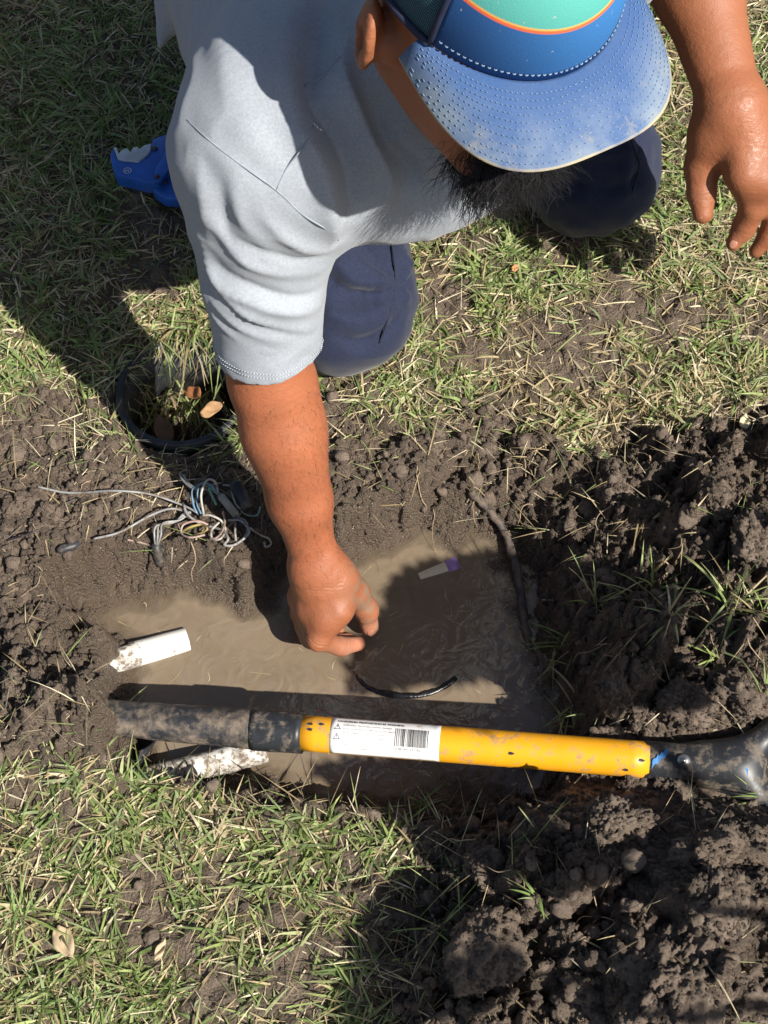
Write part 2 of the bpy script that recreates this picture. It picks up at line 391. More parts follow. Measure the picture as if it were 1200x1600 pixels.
def instanced(name, P, sc, m, label):
    """crumbs: one point each, shaped by a geometry node instance"""
    me = bpy.data.meshes.new(name); me.vertices.add(len(P)); me.vertices.foreach_set('co', np.asarray(P, np.float32).ravel())
    a = me.attributes.new('size', 'FLOAT_VECTOR', 'POINT'); a.data.foreach_set('vector', np.asarray(sc, np.float32).ravel())
    a = me.attributes.new('turn', 'FLOAT_VECTOR', 'POINT'); a.data.foreach_set('vector', RNG.uniform(0, 6.28, (len(P), 3)).astype(np.float32).ravel())
    o = bpy.data.objects.new(name, me); COL.objects.link(o); me.materials.append(m)
    t = bpy.data.node_groups.new(name, 'GeometryNodeTree'); t.interface.new_socket('Geometry', in_out='INPUT', socket_type='NodeSocketGeometry'); t.interface.new_socket('Geometry', in_out='OUTPUT', socket_type='NodeSocketGeometry')
    N = t.nodes; L = t.links; gi = N.new('NodeGroupInput'); go = N.new('NodeGroupOutput'); ic = N.new('GeometryNodeMeshIcoSphere'); ic.inputs['Subdivisions'].default_value = 3
    nz = N.new('ShaderNodeTexNoise'); nz.inputs['Scale'].default_value = 1.6; nz.inputs['Detail'].default_value = 3.0
    sub = N.new('ShaderNodeVectorMath'); sub.operation = 'SUBTRACT'; sub.inputs[1].default_value = (.5, .5, .5); mul = N.new('ShaderNodeVectorMath'); mul.operation = 'SCALE'; mul.inputs['Scale'].default_value = 1.5
    sp = N.new('GeometryNodeSetPosition'); L.new(ic.outputs[0], sp.inputs['Geometry']); L.new(nz.outputs['Color'], sub.inputs[0]); L.new(sub.outputs[0], mul.inputs[0]); L.new(mul.outputs[0], sp.inputs['Offset'])
    sm = N.new('GeometryNodeSetMaterial'); sm.inputs['Material'].default_value = m; L.new(sp.outputs[0], sm.inputs['Geometry'])
    ip = N.new('GeometryNodeInstanceOnPoints'); L.new(gi.outputs[0], ip.inputs['Points']); L.new(sm.outputs[0], ip.inputs['Instance'])
    for nm, sk in (('turn', 'Rotation'), ('size', 'Scale')):
        na = N.new('GeometryNodeInputNamedAttribute'); na.data_type = 'FLOAT_VECTOR'; na.inputs['Name'].default_value = nm; L.new(na.outputs[0], ip.inputs[sk])
    L.new(ip.outputs[0], go.inputs[0]); md = o.modifiers.new('scatter', 'NODES'); md.node_group = t
    return tag(o, label, 'soil', kind='stuff')
def crumbkeep(x, y): return np.maximum(mudkeep(x, y), masks(x, y)[0]*.30*sstep(.0, .012, masks(x, y)[1])*(np.hypot(x-BOX_C[0], y-BOX_C[1]) > BOX_R+.01))
XP = []; XS = []
n_ = 50000; q_ = scatter(n_, (-.58, .22, .58, 1.2), crumbkeep); r_ = .0007+.0030*RNG.random(n_)**4; XP.append(np.column_stack([q_, hz(q_[:, 0], q_[:, 1])+r_*.35])); XS.append(r_)
XTRA = []
for nm, n, sub, lo, hi, si in (('soil_lumps', 620, 3, .004, .010, .3), ):
    V, F = crumbs(n, sub, lo, hi, mudkeep, si); XTRA.append((nm, V, F))
def crumb_obj(nm, V, F):
    tag(obj(nm, V, F, M['clod']), {'soil_lumps': 'small lumps of dark soil strewn over the dug ground'}[nm], 'soil', kind='stuff')
CLODS = [(868, 1296, .014, 'small round pale clod alone in the shade below the yellow shaft'),
         (955, 1306, .038, 'broad flat-topped soil clod left of the big heap below the shovel shaft'),
         (1080, 1235, .036, 'tall crumbly soil clod leaning against the black grip of the shovel'),
         (1000, 1232, .018, 'crumbly soil clod just under the right end of the yellow shaft'),
         (820, 1325, .022, 'knobbly soil clod left of the broad flat-topped clod'),
         (765, 1355, .022, 'soil clod with dry grass on it, beside the grass sprig at the pit corner'),
         (1105, 1345, .032, 'angular soil clod under the tall clod, near the right edge'),
         (1130, 1410, .026, 'pale soil clod near the right edge, below the angular clod'),
         (1180, 1345, .028, 'rounded soil clod cut by the right edge, level with the angular clod'),
         (1060, 1530, .050, 'largest lumpy soil mass at the bottom right, in full sun'),
         (930, 1560, .030, 'soil clod in the shade at the bottom edge, left of the largest mass'),
         (1170, 1560, .034, 'soil clod in the bottom right corner'),
         (760, 1480, .034, 'dark soil clod wholly in the shade at the bottom edge'),
         (1010, 1420, .026, 'soil clod with pale roots between the flat-topped clod and the largest mass'),
         (1160, 1085, .034, 'soil clod on the bank above the black grip of the shovel'),
         (1080, 1100, .028, 'soil clod on the bank above the right end of the yellow shaft'),
         (960, 1075, .022, 'small soil clod on the lower right bank above the yellow shaft'),
         (1000, 1110, .018, 'knobbly clod between the two clods above the yellow shaft'),
         (1165, 720, .034, 'soil clod with a pale leaf at the top of the right bank'),
         (1120, 780, .022, 'soil clod below the leaf-topped clod on the right bank'),
         (1180, 840, .026, 'soil clod at the right edge above the long grass tuft'),
         (620, 1432, .016, 'soil lump lying at the edge of the lower left lawn'),
         (680, 700, .024, 'wet soil lump on the far bank right of the forearm'),
         (960, 760, .026, 'sunlit soil lump with roots on the far right bank')]
for k, (x, y, r, lab) in enumerate(CLODS):
    P = gp(x, y); V, F = clod_shape(6 if r > .035 else 5, 30+k, .8); R = rotm(1)[0]; W = (V@R.T)*r; W[:, 2] *= .85
    W += P-np.array([0, 0, r*.12]); o = obj('soil_clod', W, F, M['clod'], loc=P); tag(o, lab, 'clod', 'larger clods of dug soil')
    n = int(150+26000*r); ix = RNG.choice(len(W), n); XP.append(W[ix]); XS.append(.0006+.0019*RNG.random(n)**3)
for a in XTRA: crumb_obj(*a)
XP = np.vstack(XP); XS = np.concatenate(XS); instanced('soil_crumbs', XP, XS[:, None]*RNG.uniform(.65, 1.35, (len(XS), 3)), M['clod'], 'fine crumbs of dark soil strewn over the dug ground')

# ------------------------------------------------------------------ grass
GREENS = np.array([(.28, .35, .11), (.21, .30, .09), (.36, .42, .16), (.17, .25, .07), (.42, .46, .22), (.27, .34, .15)])
STRAWS = np.array([(.52, .42, .24), (.60, .51, .32), (.42, .33, .18), (.66, .58, .40), (.34, .26, .14)])
def blades(P, L, W, az, el, curve, colr, seg=4, twist=None, jit=.25):
    """grass blades as tapered bent strips; P bases, el start elevation, curve total droop (radians)"""
    n = len(P); V = np.zeros((n, seg+1, 2, 3)); C = P.copy(); a = el.copy(); ca, sa = np.cos(az), np.sin(az)
    tw = RNG.uniform(-1.2, 1.2, n) if twist is None else twist
    for k in range(seg+1):
        t = k/seg; wd = W*.5*(1-t**2.2)*(0.75+.25*min(1, t*4)); wd = np.maximum(wd, W*.02)
        side = np.stack([-sa*np.cos(tw), ca*np.cos(tw), np.sin(tw)], 1)
        V[:, k, 0] = C-side*wd[:, None]; V[:, k, 1] = C+side*wd[:, None]
        C = C+np.stack([np.cos(a)*ca, np.cos(a)*sa, np.sin(a)], 1)*(L/seg)[:, None]; a = a-curve/seg
    V = V.reshape(-1, 3); base = np.arange(n)[:, None]*(seg+1)*2
    q = np.array([[2*k, 2*k+1, 2*k+3, 2*k+2] for k in range(seg)]); F = (base[:, None, :]+q[None]).reshape(-1, 4)
    cc = np.repeat(colr[:, None, :], (seg+1)*2, axis=1)
    return V, F, cc.reshape(-1, 3)
def not_under(x, y):
    return (np.hypot(x-BOX_C[0], y-BOX_C[1]) > BOX_R+.006)
def lawnkeep(x, y):
    mud, pit, bare, dm = masks(x, y); cl = vn2(x*45, y*45, 91)
    return (1-mud)*(1-.97*bare)*(.10+.90*sstep(.28, .66, cl*.75+.25*vn2(x*16, y*16, 93)))*not_under(x, y)
def thatchkeep(x, y):
    mud, pit, bare, dm = masks(x, y); return (1-mud)*(1-.9*bare)*(.45+.55*vn2(x*30, y*30, 95))*not_under(x, y)
def straykeep(x, y):
    mud, pit, bare, dm = masks(x, y); edge = np.exp(-np.maximum(-dm, 0)/.03)
    return np.clip(mud*sstep(.0, .02, pit)*(.10+.9*edge)+(1-mud)*bare*.25, 0, 1)*not_under(x, y)
def greenness(x, y):
    g = .58+.9*fbm2(x*6, y*6, 41, 3)
    g = g+.22*sstep(.55, .3, y)+.15*(1-sstep(.5, .6, y)); g = g+.15*sstep(1.15, 1.4, y)
    return np.clip(g, .12, .88)
def grow(name, n, keep, Lr, Wr, elr, gb, mat, label, seg=4, lift=.0, reg=(-.62, .22, .62, 1.78)):
    P2 = scatter(n, reg, keep); z = hz(P2[:, 0], P2[:, 1]); P = np.column_stack([P2, z+lift-.001])
    flow = fbm2(P2[:, 0]*18, P2[:, 1]*18, 71, 2)*6; az = flow+RNG.normal(0, 1.3, n)+RNG.choice([0, math.pi], n)
    L = RNG.uniform(*Lr, n)*(0.55+.95*RNG.random(n)**2); W = RNG.uniform(*Wr, n); el = np.abs(RNG.normal(elr[0], elr[1], n)); cur = RNG.uniform(.2, 1.1, n)*np.clip(el*1.6, .25, 1.6)
    gr = greenness(P2[:, 0], P2[:, 1])*gb; isg = RNG.random(n) < gr
    col = np.where(isg[:, None], GREENS[RNG.integers(0, len(GREENS), n)], STRAWS[RNG.integers(0, len(STRAWS), n)])*RNG.uniform(.75, 1.2, n)[:, None]
    V, F, C = blades(P, L, W, az, el, cur, col, seg)
    return tag(obj(name, V, F, mat, smooth=True, col={'col': C}), label, 'grass', kind='stuff')
grow('lawn_grass', 46000, lawnkeep, (.016, .036), (.0020, .0040), (.40, .35), 1.25, M['grass'], 'short trampled green grass of the lawn around the muddy hole')
grow('dry_thatch', 29000, thatchkeep, (.016, .036), (.0010, .0026), (.10, .22), .15, M['straw'], 'dry straw-coloured thatch lying between the green grass blades', seg=3, lift=.002)
grow('stray_straw', 3800, straykeep, (.015, .05), (.0006, .0016), (.08, .25), .25, M['straw'], 'loose bits of dry grass and roots strewn over the mud', seg=4, lift=.0025)
def tuft(x, y, n, L, label, lift=.0, spread=1.0, green=.8, az0=None, ww=(.0016, .0032), elm=.75, azs=None):
    P0 = gp(x, y, lift); n = int(n); spread = min(spread, .25+n*.03); P = P0+np.column_stack([RNG.normal(0, .005*spread, n), RNG.normal(0, .005*spread, n), np.zeros(n)])
    P[:, 2] = hz(P[:, 0], P[:, 1])+lift
    az = RNG.uniform(0, 2*math.pi, n) if az0 is None else RNG.normal(az0, azs or .6, n)
    el = np.clip(RNG.normal(elm, .3, n), .1, 1.45); col = np.where((RNG.random(n) < green)[:, None], GREENS[RNG.integers(0, len(GREENS), n)]*1.25, STRAWS[RNG.integers(0, len(STRAWS), n)])
    V, F, C = blades(P, RNG.uniform(.5, 1.1, n)*L, RNG.uniform(*ww, n), az, el, RNG.uniform(.3, 1.4, n), col, 6)
    return tag(obj('grass_tuft', V, F, M['grass'], loc=P0, col={'col': C}), label, 'grass', 'tufts of grass left standing in the dug soil')
tuft(712, 1372, 9, .055, 'green grass sprig with fanned blades at the lower corner of the pit', elm=.5)
tuft(690, 1450, 8, .07, 'long dark green blades in the shade left of the bottom soil heap', elm=.6)
tuft(835, 1400, 7, .03, 'small pale green sprig in the shaded soil below the flat-topped clod', green=.6)
tuft(640, 1262, 5, .06, 'long single green blades rising at the near edge of the pit', elm=.5, az0=.6)
tuft(668, 1258, 7, .035, 'short pale sprig at the near edge of the pit under the shaft', green=.5)
tuft(925, 950, 10, .07, 'thin green shoot with a tall pointed blade on the shaded right bank', elm=1.1)
tuft(1010, 925, 26, .06, 'sunlit tuft of bleached grass on the right bank', green=.4, spread=2.4, elm=.9)
tuft(1050, 960, 16, .045, 'low tuft of mixed dry grass right of the bleached tuft', green=.5, spread=2)
tuft(1140, 945, 24, .075, 'long green grass tuft hanging over at the right bank', spread=2.2, elm=.9)
tuft(1190, 960, 16, .08, 'long pale grass tuft at the right edge of the bank', green=.5, spread=1.6)
tuft(1120, 1020, 14, .045, 'small green tuft in the soil under the long hanging tuft', spread=1.4)
tuft(870, 1020, 30, .05, 'shaded green tuft at the right waterline of the pit', spread=2.2, green=.7, elm=.7)
tuft(890, 1110, 24, .045, 'shaded dry tuft at the waterline just above the yellow shaft', spread=2.6, green=.4, elm=.5)
tuft(905, 1130, 6, .035, 'bright green three-bladed sprig standing just above the yellow shaft', elm=.8)
tuft(1190, 1250, 10, .05, 'green blades poking out at the right edge below the shovel grip', az0=math.pi, green=.8)
tuft(1195, 1095, 8, .05, 'green blades at the right edge above the shovel grip', az0=1.2)
tuft(1010, 815, 16, .05, 'dry stalks and grass at the top of the right bank shadow', green=.35, spread=3, elm=.3)
tuft(240, 665, 30, .055, 'grass flopping over the far rim of the sunken round box', spread=3, az0=-1.1, green=.5, lift=.012, elm=.3) if False else None
tuft(255, 548, 150, .075, 'thick clump of grass leaning over the far rim of the round box', spread=5, az0=-1.45, green=.5, elm=.45, azs=.5)
tuft(318, 548, 150, .075, 'clump of dry grass leaning over the box rim beside the sleeve', spread=5, az0=-1.6, green=.35, elm=.45, azs=.5)
tuft(205, 590, 50, .045, 'straggly grass hanging over the left rim of the round box', spread=2.5, az0=-.5, green=.4, elm=.4)
tuft(205, 1130, 10, .05, 'thin green runner lying over the black socket of the shovel', az0=-.3, green=.7, elm=.35, lift=.02)
tuft(560, 625, 22, .05, 'green tuft in front of the bent knee', spread=.9)
tuft(735, 640, 20, .05, 'green tuft at the lip of the far bank', spread=2.5)
tuft(30, 1440, 26, .06, 'thick green tuft at the left edge of the lower lawn', spread=3, elm=.5)
tuft(40, 520, 20, .06, 'sunlit tuft at the left edge near the body shadow', spread=3, elm=.5, green=.6)
# ripped roots hanging in the bank
def roots():
    mb = MB()
    for k in range(90):
        x, y = random.choice([(random.uniform(600, 1150), random.uniform(690, 800)), (random.uniform(680, 1180), random.uniform(1230, 1560)), (random.uniform(0, 380), random.uniform(700, 960)), (random.uniform(880, 1200), random.uniform(800, 1100))])
        P = gp(x, y, .002); az = random.uniform(0, 6.28); pts = [P]; n = random.randint(4, 7); L = random.uniform(.012, .05)
        for j in range(n):
            az += random.gauss(0, .5); Q = pts[-1]+np.array([math.cos(az), math.sin(az), 0])*L/n; Q[2] = max(float(hz(Q[0], Q[1]))+.0015, Q[2]-.006)+random.uniform(0, .003); pts.append(Q)
        r = random.uniform(.0004, .0011); mb.tube(spline(pts, 3), np.linspace(r, r*.4, (len(pts)-1)*3+1), 5)
    return mb
M['root'] = simple('pale_root', (.34, .25, .16), .8, .3, 90)
tag(roots().build('torn_roots', M['root']), 'thin pale torn roots sticking out of the dug soil', 'roots', kind='stuff')

# ------------------------------------------------------------------ implicit surfaces for the figure
class SDF:
    def __init__(s, lo, hi, h):
        s.lo = np.array(lo, float); s.h = h; s.n = np.ceil((np.array(hi)-s.lo)/h).astype(int)+1
        s.D = np.full(s.n, .25, np.float32); s.ax = [s.lo[i]+h*np.arange(s.n[i]) for i in range(3)]
    def sub(s, lo, hi):
        a = np.clip(np.floor((np.array(lo)-s.lo)/s.h).astype(int), 0, s.n); b = np.clip(np.ceil((np.array(hi)-s.lo)/s.h).astype(int)+1, 0, s.n)
        sl_ = tuple(slice(a[i], b[i]) for i in range(3))
        if np.any(b <= a): return None, None
        X = np.meshgrid(*[s.ax[i][sl_[i]].astype(np.float32) for i in range(3)], indexing='ij'); return sl_, X
    def put(s, sl_, d, k, op='u'):
        D = s.D[sl_]
        if op == 'u':
            if k > 0: hh = np.maximum(k-np.abs(D-d), 0)/k; r = np.minimum(D, d)-hh*hh*k*.25
            else: r = np.minimum(D, d)
        else:
            if k > 0: hh = np.maximum(k-np.abs(D+d), 0)/k; r = np.maximum(D, -d)+hh*hh*k*.25
            else: r = np.maximum(D, -d)
        s.D[sl_] = r
    def cone(s, a, b, ra, rb, k=.02, op='u', flat=None):
        """round cone; flat=(axis vector, factor) squashes it along one direction"""
        a = np.asarray(a, float); b = np.asarray(b, float); m = max(ra, rb)*1.3+k+.025
        sl_, X = s.sub(np.minimum(a, b)-m, np.maximum(a, b)+m)
        if sl_ is None: return
        ba = b-a; L2 = ba@ba+1e-12; P = [X[i]-a[i] for i in range(3)]
        t = np.clip((P[0]*ba[0]+P[1]*ba[1]+P[2]*ba[2])/L2, 0, 1); Q = [P[i]-t*ba[i] for i in range(3)]
        if flat is not None:
            ax, fc = flat; q = Q[0]*ax[0]+Q[1]*ax[1]+Q[2]*ax[2]; qq = q*(1/fc-1); Q = [Q[i]+qq*ax[i] for i in range(3)]
        d = np.sqrt(Q[0]**2+Q[1]**2+Q[2]**2)-(ra+(rb-ra)*t)
        s.put(sl_, d.astype(np.float32), k, op)
    def ell(s, c, Rm, r, k=.02, op='u'):
        c = np.asarray(c, float); m = max(r)+k+.025; sl_, X = s.sub(c-m, c+m)
        if sl_ is None: return
        P = [X[i]-c[i] for i in range(3)]; Q = [(P[0]*Rm[i][0]+P[1]*Rm[i][1]+P[2]*Rm[i][2]) for i in range(3)]
        k0 = np.sqrt(sum((Q[i]/r[i])**2 for i in range(3))); k1 = np.sqrt(sum((Q[i]/r[i]**2)**2 for i in range(3)))+1e-9
        s.put(sl_, (k0*(k0-1)/k1).astype(np.float32), k, op)
    def plane(s, p, n, lo, hi):
        """cut away the side that n points to, inside a box"""
        sl_, X = s.sub(lo, hi)
        d = (X[0]-p[0])*n[0]+(X[1]-p[1])*n[1]+(X[2]-p[2])*n[2]; s.D[sl_] = np.maximum(s.D[sl_], d)
    def mesh(s):
        D = s.D; neg = D < 0; nx_, ny_, nz_ = D.shape
        acc = {}
        S = np.zeros((nx_*ny_*nz_, ), np.int8) if False else None
        ids = []; pts = []
        edges = []
        for ax in range(3):
            a = [slice(None)]*3; b = [slice(None)]*3; a[ax] = slice(0, -1); b[ax] = slice(1, None)
            ch = np.argwhere(neg[tuple(a)] != neg[tuple(b)]); o = np.zeros(3, int); o[ax] = 1
            d0 = D[ch[:, 0], ch[:, 1], ch[:, 2]]; c2 = ch+o; d1 = D[c2[:, 0], c2[:, 1], c2[:, 2]]
            t = d0/(d0-d1); P = ch.astype(float); P[:, ax] += t
            u, v = (ax+1) % 3, (ax+2) % 3; cells = []
            for du, dv in ((-1, -1), (0, -1), (0, 0), (-1, 0)):
                c = ch.copy(); c[:, u] += du; c[:, v] += dv; cells.append((c[:, 0]*ny_+c[:, 1])*nz_+c[:, 2]); ids.append(cells[-1]); pts.append(P)
            q = np.stack(cells, 1); fl = d0 > 0; q[fl] = q[fl][:, ::-1]; edges.append(q)
        ids = np.concatenate(ids); pts = np.concatenate(pts); uq, inv = np.unique(ids, return_inverse=True); cnt = np.bincount(inv)
        V = np.stack([np.bincount(inv, pts[:, i])/cnt for i in range(3)], 1)
        F = np.searchsorted(uq, np.concatenate(edges)); return V*s.h+s.lo, F
def vnormals(V, F):
    a = V[F[:, 2]]-V[F[:, 0]]; b = V[F[:, 3]]-V[F[:, 1]]; n = np.cross(a, b); N = np.zeros_like(V)
    for k in range(4):
        for i in range(3): N[:, i] += np.bincount(F[:, k], n[:, i], minlength=len(V))
    return N/(np.linalg.norm(N, axis=1)[:, None]+1e-15)
def relax(V, F, it=2, lam=.5):
    n = len(V); E = np.vstack([F[:, [0, 1]], F[:, [1, 2]], F[:, [2, 3]], F[:, [3, 0]]]); E = np.vstack([E, E[:, ::-1]]); deg = np.bincount(E[:, 0], minlength=n)+1e-9
    for _ in range(it):
        A = np.stack([np.bincount(E[:, 0], V[E[:, 1], i], minlength=n) for i in range(3)], 1)/deg[:, None]; V = V+lam*(A-V)
    return V
def join(parts):
    VV = []; FF = []; o = 0
    for V, F in parts: VV.append(V); FF.append(F+o); o += len(V)
    return np.vstack(VV), np.vstack(FF)

# ------------------------------------------------------------------ the person: skeleton
RS = Z(404, 240, .51); RE = Z(421, 592, .262); RW = Z(494, 884, .045)
SM = np.array([.085, .95, .555]); LS = np.array([.205, 1.19, .48])
LE = np.array([.292, 1.365, .44]); LW = Z(1142, 165, .315)
KR = Z(538, 474, .072); KL = Z(922, 264, .070)
HR = np.array([-.100, 1.33, .40]); HL = np.array([.115, 1.40, .40])
AR = KR+np.array([-.05, .42, -.025]); AL = KL+np.array([-.15, .40, -.025])
# head frame: his left, forward (face), up (crown)
hd = Dp(830, 4, .95); Tv = nrm(CC-hd); Rh = nrm(CR-Tv*(CR@Tv)); Uh = np.cross(Tv, Rh)
li = nrm(.93*Rh+.36*Uh); fi = nrm(.36*Rh-.93*Uh); th = math.radians(25)
HLt = math.cos(th)*li-math.sin(th)*Tv; HUp = math.cos(th)*Tv+math.sin(th)*li; HFw = fi
ph_ = math.radians(22); HFw, HUp = math.cos(ph_)*HFw+math.sin(ph_)*HUp, math.cos(ph_)*HUp-math.sin(ph_)*HFw
HM = np.stack([HLt, HFw, HUp]); HC = hd-.045*HUp-.040*HFw
def hl(x, y, z): return HC+x*HLt+y*HFw+z*HUp
def skin_block(lo, hi, h, fn, it=2):
    s = SDF(lo, hi, h); fn(s); V, F = s.mesh(); return relax(V, F, it, .4), F
def finger(s, pts, r, k=.006, root_k=.014):
    for i in range(len(pts)-1): s.cone(pts[i], pts[i+1], r[i], r[i+1], root_k if i == 0 else k)
def right_arm(s):
    up = nrm(RE-RS)
    s.cone(RS, RE, .046, .037, .02)
    d = RW-RE; Tn = nrm(CC-RE); side = nrm(np.cross(d, Tn))
    s.cone(RE, RE+d*.25, .0370, .0385, .02); s.cone(RE+d*.25, RE+d*.62, .0375, .0305, .02); s.cone(RE+d*.62, RW, .0305, .0235, .02, flat=(Tn, .92))
    s.cone(RE+d*.06-side*.010, RE+d*.42-side*.004, .026, .024, .03)
    s.cone(RW+Tn*.012-side*.018, RW+Tn*.013-side*.014-d*.03, .009, .009, .02)
    mc = [Z(528, 952, .014), Z(506, 962, .008), Z(486, 952, .002), Z(470, 932, -.002)]
    for m_, r in zip(mc, (.0135, .0135, .0130, .0120)): s.cone(RW+(m_-RW)*.05, m_, .0190, r, .018)
    for m_ in mc[:3]: s.ell(m_+Tn*.004, np.eye(3), (.011, .011, .011), .012)
    for m_, w_ in zip(mc, (.4, .2, 0, -.2)): s.cone(RW+Tn*.019+side*.006*w_, m_+Tn*.0085, .0034, .0040, .007)
    s.cone(RW+Tn*.018-side*.012, RW+(mc[2]-RW)*.6+Tn*.016, .0022, .0018, .006); s.cone(RW+Tn*.018+side*.012, RW+(mc[1]-RW)*.55+Tn*.019, .0022, .0018, .006)
    # thumb
    t0 = Z(528, 905, .032); t1 = Z(553, 925, .006); t2 = Z(572, 952, -.022); t3 = Z(578, 980, -.049)
    s.cone(RW, t0, .022, .018, .02); finger(s, [t0, t1, t2, t3], [.0175, .0155, .0125, .0098], .008, .018)
    finger(s, [mc[0], Z(497, 1000, -.012), Z(533, 1010, -.040), Z(560, 1006, -.054)], [.0135, .0115, .0102, .0080], .006)
    finger(s, [mc[1], Z(486, 996, -.030), Z(517, 1004, -.058), Z(545, 1000, -.066)], [.0135, .0115, .0100, .0080], .006)
    finger(s, [mc[2], Z(478, 980, -.040), Z(503, 988, -.064), Z(528, 986, -.070)], [.0125, .0108, .0095, .0075], .006)
    finger(s, [mc[3], Z(468, 956, -.036), Z(490, 968, -.058), Z(510, 970, -.066)], [.0115, .0095, .0085, .0070], .006)
def left_arm(s):
    s.cone(LS, LE, .055, .046, .03); d = LW-LE; Tn = nrm(CC-LW)
    s.cone(LE, LE+d*.5, .046, .0455, .03); s.cone(LE+d*.5, LW, .0445, .0315, .03, flat=(Tn, .92))
    mc = [Z(1162, 272, .275), Z(1192, 280, .268), Z(1222, 275, .262), Z(1246, 258, .258)]
    for m_, r in zip(mc, (.0165, .0165, .0155, .0140)): s.cone(LW+(m_-LW)*.05, m_, .024, r, .024)
    for m_ in mc: s.ell(m_+Tn*.005, np.eye(3), (.012, .012, .012), .010)
    for m_ in mc: s.cone(LW+(m_-LW)*.2+Tn*.021, m_+Tn*.010, .0034, .0042, .007)
    t0 = Z(1112, 215, .285); t1 = Z(1097, 262, .255); t2 = Z(1096, 302, .235); t3 = Z(1098, 334, .222)
    s.cone(LW, t0, .024, .020, .02); finger(s, [t0, t1, t2, t3], [.021, .0180, .0148, .0110], .008, .02)
    finger(s, [mc[0], Z(1176, 322, .235), Z(1162, 356, .205), Z(1146, 380, .190)], [.0170, .0145, .0125, .0085])
    finger(s, [mc[1], Z(1212, 330, .222), Z(1200, 368, .190), Z(1182, 392, .172)], [.0145, .0120, .0105, .0080])
    finger(s, [mc[2], Z(1244, 326, .218), Z(1236, 362, .185), Z(1220, 386, .170)], [.0140, .0115, .0100, .0078])
    finger(s, [mc[3], Z(1264, 302, .222), Z(1262, 334, .195), Z(1250, 354, .182)], [.0120, .0100, .0088, .0070])
def head(s):
    I = HM
    s.ell(hl(0, -.012, .030), I, (.077, .096, .088), .03)
    s.ell(hl(0, .030, -.045), I, (.063, .062, .078), .04)
    for sx in (-1, 1):
        s.cone(hl(sx*.056, .0, -.055), hl(sx*.020, .070, -.102), .022, .020, .03)
        s.ell(hl(sx*.040, .060, -.025), I, (.024, .022, .020), .02)
        s.ell(hl(sx*.032, .078, .006), I, (.016, .012, .010), .008)
        s.cone(hl(sx*.014, .092, .024), hl(sx*.048, .076, .024), .009, .008, .012)
        # ear: a leaning shell with a hollow
        s.ell(hl(sx*.089, -.008, -.016), np.stack([nrm(HLt*.85-sx*HFw*.5), nrm(HFw*.85+sx*HLt*.5), HUp]), (.008, .022, .034), .006)
        s.cone(hl(sx*.074, .006, -.016), hl(sx*.084, -.004, -.016), .016, .012, .010)
        s.cone(hl(sx*.095, -.004, -.008), hl(sx*.094, -.006, -.026), .008, .007, .005, op='s')
    s.ell(hl(0, .068, -.105), I, (.026, .024, .022), .03)
    s.cone(hl(0, .094, .012), hl(0, .112, -.026), .009, .014, .014)
    for sx in (-1, 1): s.ell(hl(sx*.013, .102, -.030), I, (.009, .010, .008), .006)
    s.cone(hl(-.018, .090, -.062), hl(.018, .090, -.062), .0065, .0065, .006); s.cone(hl(-.016, .089, -.073), hl(.016, .089, -.073), .007, .007, .004)
    s.cone(hl(0, -.035, -.045), SM+np.array([0, .03, .03]), .054, .055, .04)
def trunk(s):
    s.cone(RS+(SM-RS)*.15, LS+(SM-LS)*.15, .058, .058, .05); s.cone(SM, .5*(HR+HL), .09, .10, .05)
    s.cone(RS+np.array([.06, .08, -.01]), HR, .06, .065, .04); s.cone(LS+np.array([-.06, .08, -.01]), HL, .08, .075, .05)
    for K, Hh, A in ((KR, HR, AR), (KL, HL, AL)): s.cone(Hh, K, .082, .058, .04); s.cone(K, A, .055, .04, .03); s.cone(A, A+np.array([-.04, .14, -.025]), .038, .028, .02)
    s.cone(RS, RE, .045, .036, .02); s.cone(LS, LE, .05, .044, .02)
def bbox(*P, m=.08): P = np.array(P); return P.min(0)-m, P.max(0)+m
a_lo, a_hi = bbox(RS+(RE-RS)*.55, RW, Z(530, 1010, -.07), m=.07)
l_lo, l_hi = bbox(LS+(LE-LS)*.8, LE, LW, Z(1230, 390, .18), m=.07)
h_lo, h_hi = bbox(HC, m=.165)
def skinmat():
    t = NT('skin'); n = t.noise(9, 4); n2 = t.noise(70, 4, .6)
    c = t.ramp(n, [(.3, (.27, .082, .034)), (.7, (.46, .155, .070))]); c = t.mix(t.ramp(n2, [(.35, .0), (.7, .45)]), c, (.31, .11, .05)); c = t.mix(t.ramp(t.noise(330, 3, .6), [(.45, 0.), (.75, .4)]), c, (.26, .10, .05))
    mudf = t.attr('muddy'); wetf = t.attr('wet'); f = t.math('MULTIPLY', mudf, t.ramp(t.noise(75, 5, .6), [(.38, 0.), (.56, 1.)])); c = t.mix(f, c, (.20, .165, .12))
    pink = t.attr('pink'); c = t.mix(t.math('MULTIPLY', pink, .55), c, (.62, .27, .17))
    shade = t.attr('tan'); c = t.mix(shade, c, (.27, .11, .052))  # darker skin tone, plus the shade painted into joint creases
    rg = t.n('MapRange', Value=t.math('MULTIPLY', wetf, t.ramp(t.noise(240, 3, .6), [(.50, .12), (.62, 1.)]))); rg.inputs[3].default_value = .56; rg.inputs[4].default_value = .24
    b = t.bump(t.noise(520, 3, .6), .5, .0008); b = t.bump(t.noise(110, 4, .6), .45, .0020, b); mp = t.n('Mapping'); t.t.links.new(t.coord(), mp.inputs[0]); mp.inputs['Scale'].default_value = (40, 40, 260); b = t.bump(t.noise(1.0, 3, .6, vec=mp.outputs[0]), .22, .0012, b)
    return t.fin(Base_Color=c, Roughness=rg.outputs[0], Specular_IOR_Level=.45, Subsurface_Weight=.12, Subsurface_Radius=(.010, .004, .002), Subsurface_Scale=.5, Normal=b)
M['skin'] = skinmat()
